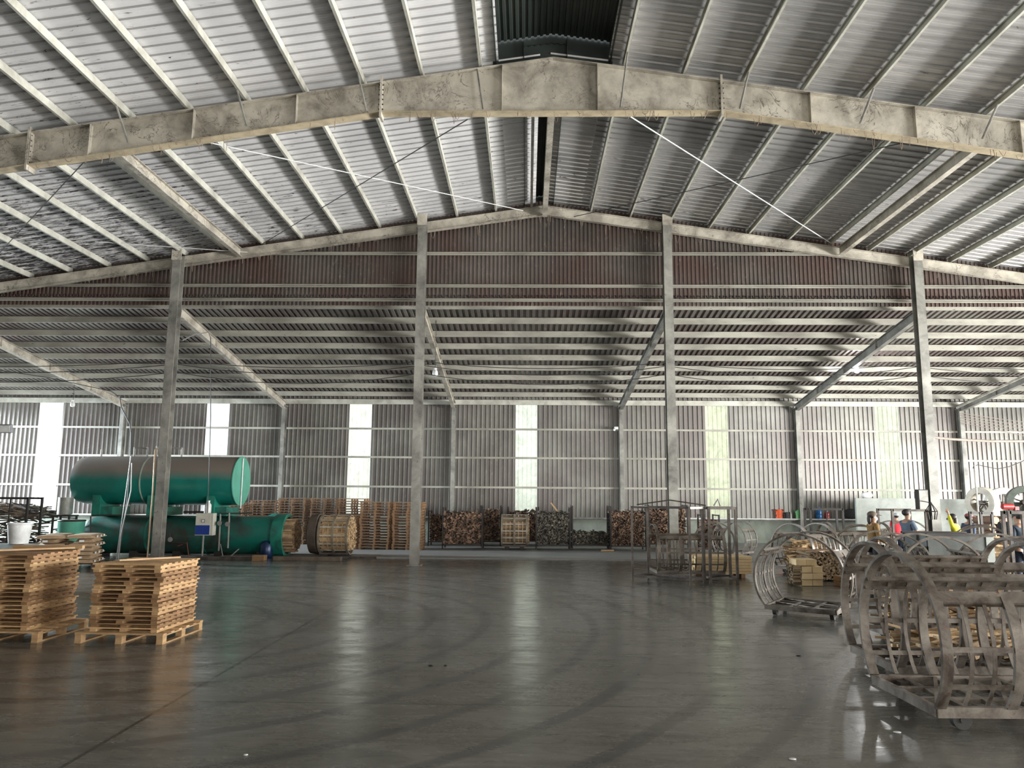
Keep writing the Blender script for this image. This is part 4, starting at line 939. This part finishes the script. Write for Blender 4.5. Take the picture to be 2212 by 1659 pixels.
def jug(px, colr, lab, r, h_, name='water_jug'):
    p = at(px, 1110, LYY-.03); t = thing(name, lab, 'jug' if 'jug' in name else 'bottle', (p.x, LYY-.04, LZ)); m = MB(); m.lathe((0, 0, 0), [(r*.9, 0), (r, .02), (r, h_*.3), (r*.94, h_*.34), (r, h_*.38), (r, h_*.72), (r*.6, h_*.86), (r*.35, h_*.9), (r*.35, h_*.95)], 20)
    m.build('body', plain(name+'_mat', colr, .25), t, smooth=True); m = MB(); m.cyl((0, 0, h_*.93), (0, 0, h_), r*.42, 14); m.build('cap', WHITE if r < .1 else plain('jug_cap', tuple(min(1, c*1.5) for c in colr), .4), t); return t
jug(1708, (.7, .7, .68), 'slim white bottle between black and green bags on the ledge', .045, .28, 'white_bottle')
jug(1768, (.03, .18, .50), 'big blue water jug on the ledge inside the dark frame', .125, .48)
jug(1786, (.55, .02, .03), 'red drink cooler jug on the ledge right of the blue one', .09, .33, 'cooler_jug')
# fan cabinet on column four
t = thing('switch_cabinet', 'dark metal cabinet fixed to the left of the fourth column', 'cabinet', (11.42, 22.52, 0)); p = at(1996, 1080, 22.4); m = MB(); m.box((-.0, 0, p.z), (.28, .22, .6)); m.build('body', BLACK, t, bevel=.01); m = MB(); m.box((0, -.115, p.z), (.24, .012, .54)); m.build('door', STEELG, t)
t = thing('wire_basket', 'black pointed wire cage hanging at the fourth column', 'basket', at(2012, 1105, 21.9)); m = MB()
for k in range(10): a = 2*PI*k/10; m.tube([(0, 0, .26), (.17*math.cos(a), .12*math.sin(a), 0), (.12*math.cos(a), .1*math.sin(a), -.22)], .012, 5)
m.build('wires', BLACK, t); m = MB(); m.tube([(.16*math.cos(2*PI*k/16), .12*math.sin(2*PI*k/16), 0) for k in range(17)], .014, 5); m.build('rim', BLACK, t); m = MB(); m.bar((0, 0, .24), (0, .6, .3), .02, .02); m.build('bracket', BLACK, t)
# band saws at far right
def bandsaw(px, py, Y, R, yaw, label, mat, red=False):
    p = at(px, py, Y); t = thing('band_saw', label, 'machine', (p.x, Y, 0), math.radians(yaw)); zc = p.z
    m = MB(); n = 40; prof = [(R*.62, -.16), (R, -.16), (R*1.02, 0), (R, .16), (R*.62, .16), (R*.58, 0)]
    for k in range(n):
        a = 2*PI*k/n
        for r, x in prof: m.v.append((x, r*math.cos(a), zc+r*math.sin(a)))
    for k in range(n):
        for q in range(6): A = k*6+q; B = k*6+(q+1) % 6; C = ((k+1) % n)*6; m.f.append((A, B, C+(q+1) % 6, C+q))
    m.build('upper_wheel', mat, t, smooth=True)
    m = MB(); m.cyl((-.2, 0, zc), (.2, 0, zc), .08, 14); [m.bar((0, 0, zc), (0, R*.7*math.cos(a), zc+R*.7*math.sin(a)), .04, .06, (1, 0, 0)) for a in (0.4, 1.66, 2.9, 4.2, 5.4)]; m.build('spokes', CARTD, t)
    m = MB(); m.box((.25, .1, zc/2), (.3, .5, zc)); m.box((0, 0, .2), (.9, 1.3, .4)); m.build('frame', mat, t)
    m = MB(); m.box((0, -.2, .95), (1.0, .9, .06)); m.build('table', STEELG, t); return t
bandsaw(2122, 1086, 27.8, .55, 25, 'tall cream band saw with big spoked wheel behind the red-capped worker', grimy('cream_machine', (.55, .50, .40), (.35, .31, .25), .5, .1, 3))
bandsaw(2166, 1088, 29.8, .6, 80, 'pale white band saw with round guard right of the cream one', grimy('white_machine', (.72, .73, .68), (.55, .56, .5), .5, 0, 3))
bandsaw(2212, 1085, 24.6, .5, 70, 'dark green band saw cut by the right picture edge', grimy('dark_machine', (.10, .12, .10), (.05, .06, .05), .5, .1, 3))
t = thing('red_motor', 'red electric motor beside the dark band saw', 'motor', at(2186, 1094, 24.2)); m = MB(); m.cyl((-.3, 0, 0), (.02, 0, 0), .09, 16); m.build('housing', plain('red_paint', (.35, .03, .03), .4), t, smooth=True); m = MB(); m.box((.12, 0, -.2), (.12, .12, .4)); m.build('bracket', plain('dark_red', (.25, .02, .02), .5), t); m = MB(); m.box((.12, 0, -.95), (.06, .06, 1.2)); m.build('stand', BLACK, t)
# thin pole with cable in front of the cream saw
a = at(2105, 1005, 26.5); m = MB(); m.tube([(a.x, 26.5, .0), (a.x, 26.5, a.z)], .03, 8); tag(m.build('pole', STEEL), 'thin pale vertical pole in front of the cream band saw', 'pole')
m = MB(); pts = [at(x, y, 26.5) for x, y in ((2102, 1012), (2103, 1008), (2112, 1004), (2130, 1008), (2155, 1013), (2180, 1008), (2212, 995), (2240, 985))]; m.tube(pts, .014, 6); tag(m.build('saw_cable', WIRE, smooth=True), 'drooping dark cable from the thin pole to the right edge', 'cable')
# logs
lp = None; rd = random.Random(8); R0 = .13
for row in range(6):
    for k in range(5-(row % 2)):
        p = at(2146, 1100, 26.2); L = (p.x+.15+k*.27+(row % 2)*.135, 26.6, R0+row*.235)
        if lp is None:
            lp = thing('round_log', 'peeled round log in the log pile right of the white band saw', 'log', L, 0, 'logs in the pile'); m = MB(); m.cyl((0, 0, 0), (0, 1.2, 0), R0*.98, 18); m.build('bark', grimy('bark', (.2, .12, .08), (.1, .06, .04), .9, 0, 6), lp, smooth=True); m = MB(); m.cyl((0, -.012, 0), (0, .002, 0), R0*.9, 18); m.build('cut_end', WOODN, lp)
        else: dup(lp, L)
# ---------------------------------------------------------------- lights on site
LIT = bpy.data.materials.new('lit_bulb'); LIT.use_nodes = True; LIT.node_tree.nodes['Principled BSDF'].inputs['Emission Color'].default_value = (1, 1, 1, 1); LIT.node_tree.nodes['Principled BSDF'].inputs['Emission Strength'].default_value = 25
def bulb(px, py, Y, lit, label, drop=.35):
    p = at(px, py, Y); t = thing('hanging_bulb', label, 'lamp', p); m = MB(); m.lathe((0, 0, -.12), [(.02, 0), (.08, .03), (.095, .1), (.08, .19), (.05, .22)], 16); m.build('globe', LIT if lit else WHITE, t, smooth=True)
    m = MB(); m.cyl((0, 0, .10), (0, 0, .17), .045, 12); m.build('socket', WHITE, t); m = MB(); m.tube([(0, 0, .16), (0, 0, max(drop, ZL(Y)+.07-p.z))], .008, 5); m.build('cord', WIRE, t)
    if lit:
        l = bpy.data.lights.new('bulb_light', 'POINT'); l.energy = 160; l.shadow_soft_size = .1; o = bpy.data.objects.new('bulb_light', l); col.objects.link(o); o.location = p+Vector((0, 0, -.25))
bulb(1851, 799, 28.26, True, 'lit glaring bulb under the lean-to roof at right', .25)
bulb(940, 806, 24.6, False, 'white unlit bulb right of the second column', .5)
bulb(157, 873, 30.69, False, 'white unlit bulb under the eaves at far left', .5)
t = thing('flood_light', 'white square flood light at the left picture edge', 'lamp', at(12, 926, 22.4)); m = MB(); m.box((0, 0, 0), (.40, .10, .26), M=Matrix.Rotation(.25, 3, 'X')); m.build('housing', plain('lamp_grey', (.3, .32, .34), .4, .2), t, bevel=.01); m = MB(); m.box((0, -.055, -.01), (.34, .012, .2), M=Matrix.Rotation(.25, 3, 'X')); m.build('lens', WHITE, t); m = MB(); m.tube([(-.1, .05, 0), (-1.5, .4, .0)], .02, 6); m.build('arm', STEELG, t)
t = thing('wall_camera', 'small white camera on the third wall post', 'camera', at(1331, 925, 33.55)); m = MB(); m.box((0, 0, 0), (.16, .2, .12)); m.build('housing', WHITE, t, bevel=.01); m = MB(); m.cyl((-.09, -.05, -.06), (-.09, -.14, -.09), .05, 12); m.build('lens_tube', WHITE, t)
# litter
for px, py, s, mt, lab in ((1725, 1417, .055, BLACK, 'dark round scrap on the floor left of the nearest cart'), (1712, 1641, .05, WHITE, 'small white scrap on the bottom right floor'), (1938, 1583, .06, WHITE, 'white paper scrap on the floor below the nearest cart'), (930, 1438, .05, BLACK, 'small dark stain-like scrap in the middle floor, left of two'), (962, 1438, .035, BLACK, 'small dark scrap in the middle floor, right of two'), (531, 1632, .03, WHITE, 'tiny pale crumb on the lower left floor')):
    p = fl(px, py); m = MB(); m.blob((p.x, p.y, .006), (s*.6, s*.5, .006), 9, 6); tag(m.build('floor_scrap', mt), lab, 'scrap')
# cables at right under roof
for k in range(5):
    m = MB(); pts = [at(2075, 892+k*5, 33.3), at(2140, 902+k*6, 33.1), at(2235, 915+k*8, 32.8)]; m.tube(pts, .015, 5); tag(m.build('conduit', grimy('pink_conduit%d' % k, (.4, .33, .3), (.3, .25, .2), .5)), 'thin parallel conduit running right from the far right wall post', 'conduit', 'parallel conduits at far right')
m = MB(); pts = [at(2019, 945, 30), at(2060, 949, 30), at(2140, 953, 30), at(2240, 953, 30)]; m.tube(pts, .05, 8); tag(m.build('air_duct', grimy('pink_duct', (.42, .34, .3), (.3, .25, .2), .5), smooth=True), 'pinkish horizontal pipe right of the fourth column', 'pipe')
m = MB(); m.bar(at(2068, 880, 32.9), at(2225, 806, 26.5), .05, .08); tag(m.build('rafter_flange_bar', STEEL), 'added pale bar rising to the right as bottom flange of the far right rafter', 'flange')  # added bar drawing the pale bottom flange of the far right rafter

# ---------------------------------------------------------------- people
SKIN = plain('skin', (.42, .24, .16), .5)
def skin_mesh(name, verts, edges, radii, root, mat, parent, sub=1):
    me = bpy.data.meshes.new(name+'_tmp'); me.from_pydata(verts, edges, []); o = bpy.data.objects.new(name+'_tmp', me); col.objects.link(o)
    md = o.modifiers.new('skin', 'SKIN'); md.use_smooth_shade = True
    if not me.skin_vertices: pass
    for k, r in enumerate(radii): me.skin_vertices[0].data[k].radius = r if isinstance(r, tuple) else (r, r); me.skin_vertices[0].data[k].use_root = (k == root)
    sb = o.modifiers.new('sub', 'SUBSURF'); sb.levels = sub; sb.render_levels = sub
    dg = bpy.context.evaluated_depsgraph_get(); dg.update(); nm = bpy.data.meshes.new_from_object(o.evaluated_get(dg)); bpy.data.objects.remove(o)
    nm.name = name; nm.materials.clear(); nm.materials.append(mat); r = bpy.data.objects.new(name, nm); col.objects.link(r); r.parent = parent; return r
def person(loc, yaw, H, label, shirt, trousers, hair=(.015, .012, .01), larm=None, rarm=None, lean=0, cap=None, mask=False, long_hair=False, sleeves='long', skinc=None, headyaw=0):
    """local +Y is the facing direction; arms given as (elbow, wrist, hand dir)"""
    s = H/1.65; t = thing('person', label, 'person', loc, yaw); t.scale = (s,)*3
    def L(x, y, z): # lean forward above the waist
        if z > .95: dz = z-.95; return (x, y+math.sin(lean)*dz, .95+math.cos(lean)*dz)
        return (x, y, z)
    V, E, Rr = [], [], []
    def v(p, r, par=None):
        V.append(p); Rr.append(r); 
        if par is not None: E.append((par, len(V)-1))
        return len(V)-1
    pel = v((0, 0, .93), (.15, .11)); wa = v(L(0, 0, 1.08), (.125, .095), pel); ch = v(L(0, 0, 1.26), (.155, .105), wa); sh = v(L(0, 0, 1.37), (.12, .08), ch)
    nk = v(L(0, .005, 1.44), .052, sh); jaw = v(L(0, .025, 1.50), (.062, .07), nk); hd = v(L(0, .012, 1.565), (.078, .092), jaw); tp = v(L(0, .0, 1.62), (.06, .07), hd)
    arms = []
    for sx, arm in ((-1, larm), (1, rarm)):
        S = L(sx*.17, 0, 1.36); el, wr = arm if arm else (L(sx*.22, -.03, 1.08), L(sx*.22, .05, .85))
        el, wr = Vector(el), Vector(wr); a = v(S, .055, sh); b = v(tuple((Vector(S)+el)/2), .044, a); c = v(tuple(el), .038, b); d = v(tuple((el+wr)/2), .034, c); e = v(tuple(wr), .025, d)
        dr = (wr-el).normalized(); sd = dr.cross(Vector((0, 0, 1))); sd = sd.normalized() if sd.length > .1 else Vector((0, 1, 0)); palm = wr+dr*.06; g = v(tuple(palm), (.034, .018), e)
        for q, (o_, ln) in enumerate(((-.027, .062), (-.009, .074), (.009, .07), (.027, .055))):
            f1 = v(tuple(palm+dr*.035+sd*o_), .0085, g); f2 = v(tuple(palm+dr*(.035+ln*.5)+sd*o_*1.15+Vector((0, 0, -.006))), .008, f1); v(tuple(palm+dr*(.035+ln)*.97+sd*o_*1.2+Vector((0, 0, -.02))), .007, f2)
        th = v(tuple(wr+dr*.045+sd*-.04), .010, g); v(tuple(wr+dr*.085+sd*-.058), .008, th); arms.append((S, el, wr))
    for sx in (-1, 1):
        a = v((sx*.09, 0, .86), .085, pel); b = v((sx*.10, .01, .68), .075, a); c = v((sx*.10, .02, .48), .056, b); d = v((sx*.10, 0, .30), .052, c); e = v((sx*.10, -.02, .09), .036, d); g = v((sx*.10, .04, .045), (.04, .035), e); v((sx*.105, .13, .03), (.04, .025), g)
    skm = plain('skin_tone', skinc or (.42, .24, .16), .5); skin_mesh('body', V, E, Rr, 0, skm, t, 2)
    # shirt
    V2, E2, R2 = [], [], []
    def w2(p, r, par=None):
        V2.append(tuple(p)); R2.append(r)
        if par is not None: E2.append((par, len(V2)-1))
        return len(V2)-1
    a = w2((0, 0, .90), (.185, .135)); b = w2(L(0, 0, 1.08), (.160, .125), a); c = w2(L(0, 0, 1.26), (.185, .130), b); d = w2(L(0, 0, 1.375), (.125, .09), c); w2(L(0, .0, 1.415), (.065, .06), d)
    for S, el, wr in arms:
        x = w2(S, .070, d); y = w2((Vector(S)+el)/2, .060, x)
        if sleeves == 'long': z = w2(el, .052, y); w2(el.lerp(wr, .9), .038, z)
        else: w2(el.lerp(Vector(S), .2), .058, y)
    skin_mesh('shirt', V2, E2, R2, 0, plain('shirt_cloth', shirt, .8), t, 2)
    V2, E2, R2 = [], [], []
    a = w2((0, 0, .92), (.165, .125))
    for sx in (-1, 1): x = w2((sx*.09, 0, .84), .10, a); y = w2((sx*.10, .01, .66), .088, x); z = w2((sx*.10, .02, .46), .07, y); q = w2((sx*.10, 0, .28), .064, z); w2((sx*.10, -.02, .09), .058, q)
    skin_mesh('trousers', V2, E2, R2, 0, plain('trouser_cloth', trousers, .8), t, 2)
    for sx in (-1, 1): m = MB(); m.blob((sx*.10, .045, .035), (.05, .13, .038), 14, 8); m.v = [(x, y, max(0.0, z)) for x, y, z in m.v]; m.build('shoe', BLACK, t, smooth=True)
    hc = Vector(L(0, .0, 1.575)); hm = plain('hair_colour', hair, .6)
    m = MB(); m.blob(hc+Vector((0, -.018, .028)), (.088, .100, .085), 18, 12); m.v = [v_ for v_ in m.v]; m.v = [(x, min(y, hc.y+.055+(z-hc.z)*.35) if z < hc.z+.07 else y, z) for x, y, z in m.v]; hr = m.build('hair', hm, t, smooth=True)
    if long_hair: m = MB(); m.blob(hc+Vector((0, -.085, -.07)), (.06, .045, .12), 14, 8); m.build('ponytail', hm, t, smooth=True)
    for sx in (-1, 1):
        m = MB(); m.blob(hc+Vector((sx*.032, .093, -.008)), (.012, .008, .008), 8, 6); m.build('eye', BLACK, t, smooth=True); m = MB(); m.blob(hc+Vector((sx*.082, .0, -.015)), (.010, .02, .03), 8, 6); m.build('ear', skm, t, smooth=True)
    if mask: m = MB(); m.blob(hc+Vector((0, .065, -.055)), (.062, .055, .05), 14, 10); m.build('face_mask', WHITE, t, smooth=True)
    else: m = MB(); m.blob(hc+Vector((0, .104, -.03)), (.012, .018, .022), 8, 6); m.build('nose', skm, t, smooth=True); m = MB(); m.blob(hc+Vector((0, .092, -.062)), (.022, .008, .006), 8, 6); m.build('mouth', plain('lips', (.3, .12, .1), .5), t, smooth=True)
    if cap:
        m = MB(); m.blob(hc+Vector((0, -.008, .045)), (.102, .115, .085), 20, 12); m.v = [(x, y, max(z, hc.z+.035)) for x, y, z in m.v]
        m.build('cap', plain('cap_cloth', cap, .8), t, smooth=True); m = MB(); m.box(hc+Vector((0, .145, .035)), (.13, .11, .012), M=Matrix.Rotation(-.15, 3, 'X')); m.build('cap_brim', plain('cap_brim', tuple(x*.8 for x in cap), .8), t, bevel=.004)
    return t
def pt_(px, py, Y): p = at(px, py, Y); return (p.x, Y, 0), p.z
loc, h = pt_(1884, 1107, 19.0); person(loc, -PI/2, h-.02, 'person in a mustard brown jacket, brown cap and white mask walking right', (.20, .11, .025), (.03, .03, .035), cap=(.11, .08, .055), mask=True, long_hair=True, larm=((-.24, .05, 1.08), (-.2, .22, 1.0)), rarm=((.24, .02, 1.08), (.2, .20, .95)))
loc, h = pt_(1958, 1103, 20.0); person(loc, -PI/2+.2, h, 'person with short black hair in a blue-grey T-shirt holding work at waist height', (.10, .14, .20), (.02, .03, .05), larm=((-.24, .10, 1.12), (-.15, .34, 1.08)), rarm=((.24, .08, 1.12), (.15, .33, 1.08)), sleeves='short')
loc, h = pt_(1935, 1111, 25.9); person(loc, 0, max(1.45, h), 'person in a red shirt and light grey hat seen from behind', (.55, .015, .03), (.03, .03, .05), cap=(.45, .48, .48))
loc, h = pt_(2070, 1111, 19.7); person(loc, PI*.30, h, 'person in a bright yellow shirt raising one arm to the head', (.62, .60, .02), (.02, .02, .03), larm=((-.36, .12, 1.42), (-.30, .18, 1.66)), rarm=((.25, .1, 1.12), (.15, .28, 1.15)), lean=.25, long_hair=True)
loc, h = pt_(2087, 1112, 21.9); person(loc, -PI*.4, h, 'person in a dark blue shirt with a faded red cap behind the yellow shirt', (.04, .06, .11), (.02, .02, .03), cap=(.40, .13, .13), lean=.15)
loc, h = pt_(2164, 1110, 23.2); person(loc, -PI*.45, h, 'person in black with black cap and white mask before the logs', (.015, .015, .018), (.015, .015, .02), cap=(.015, .015, .018), mask=True, lean=.15)
loc, h = pt_(2199, 1108, 16.4); person(loc, PI*.1, h, 'person in dark navy clothes at the right picture edge', (.015, .03, .05), (.015, .025, .05), cap=(.02, .03, .03))
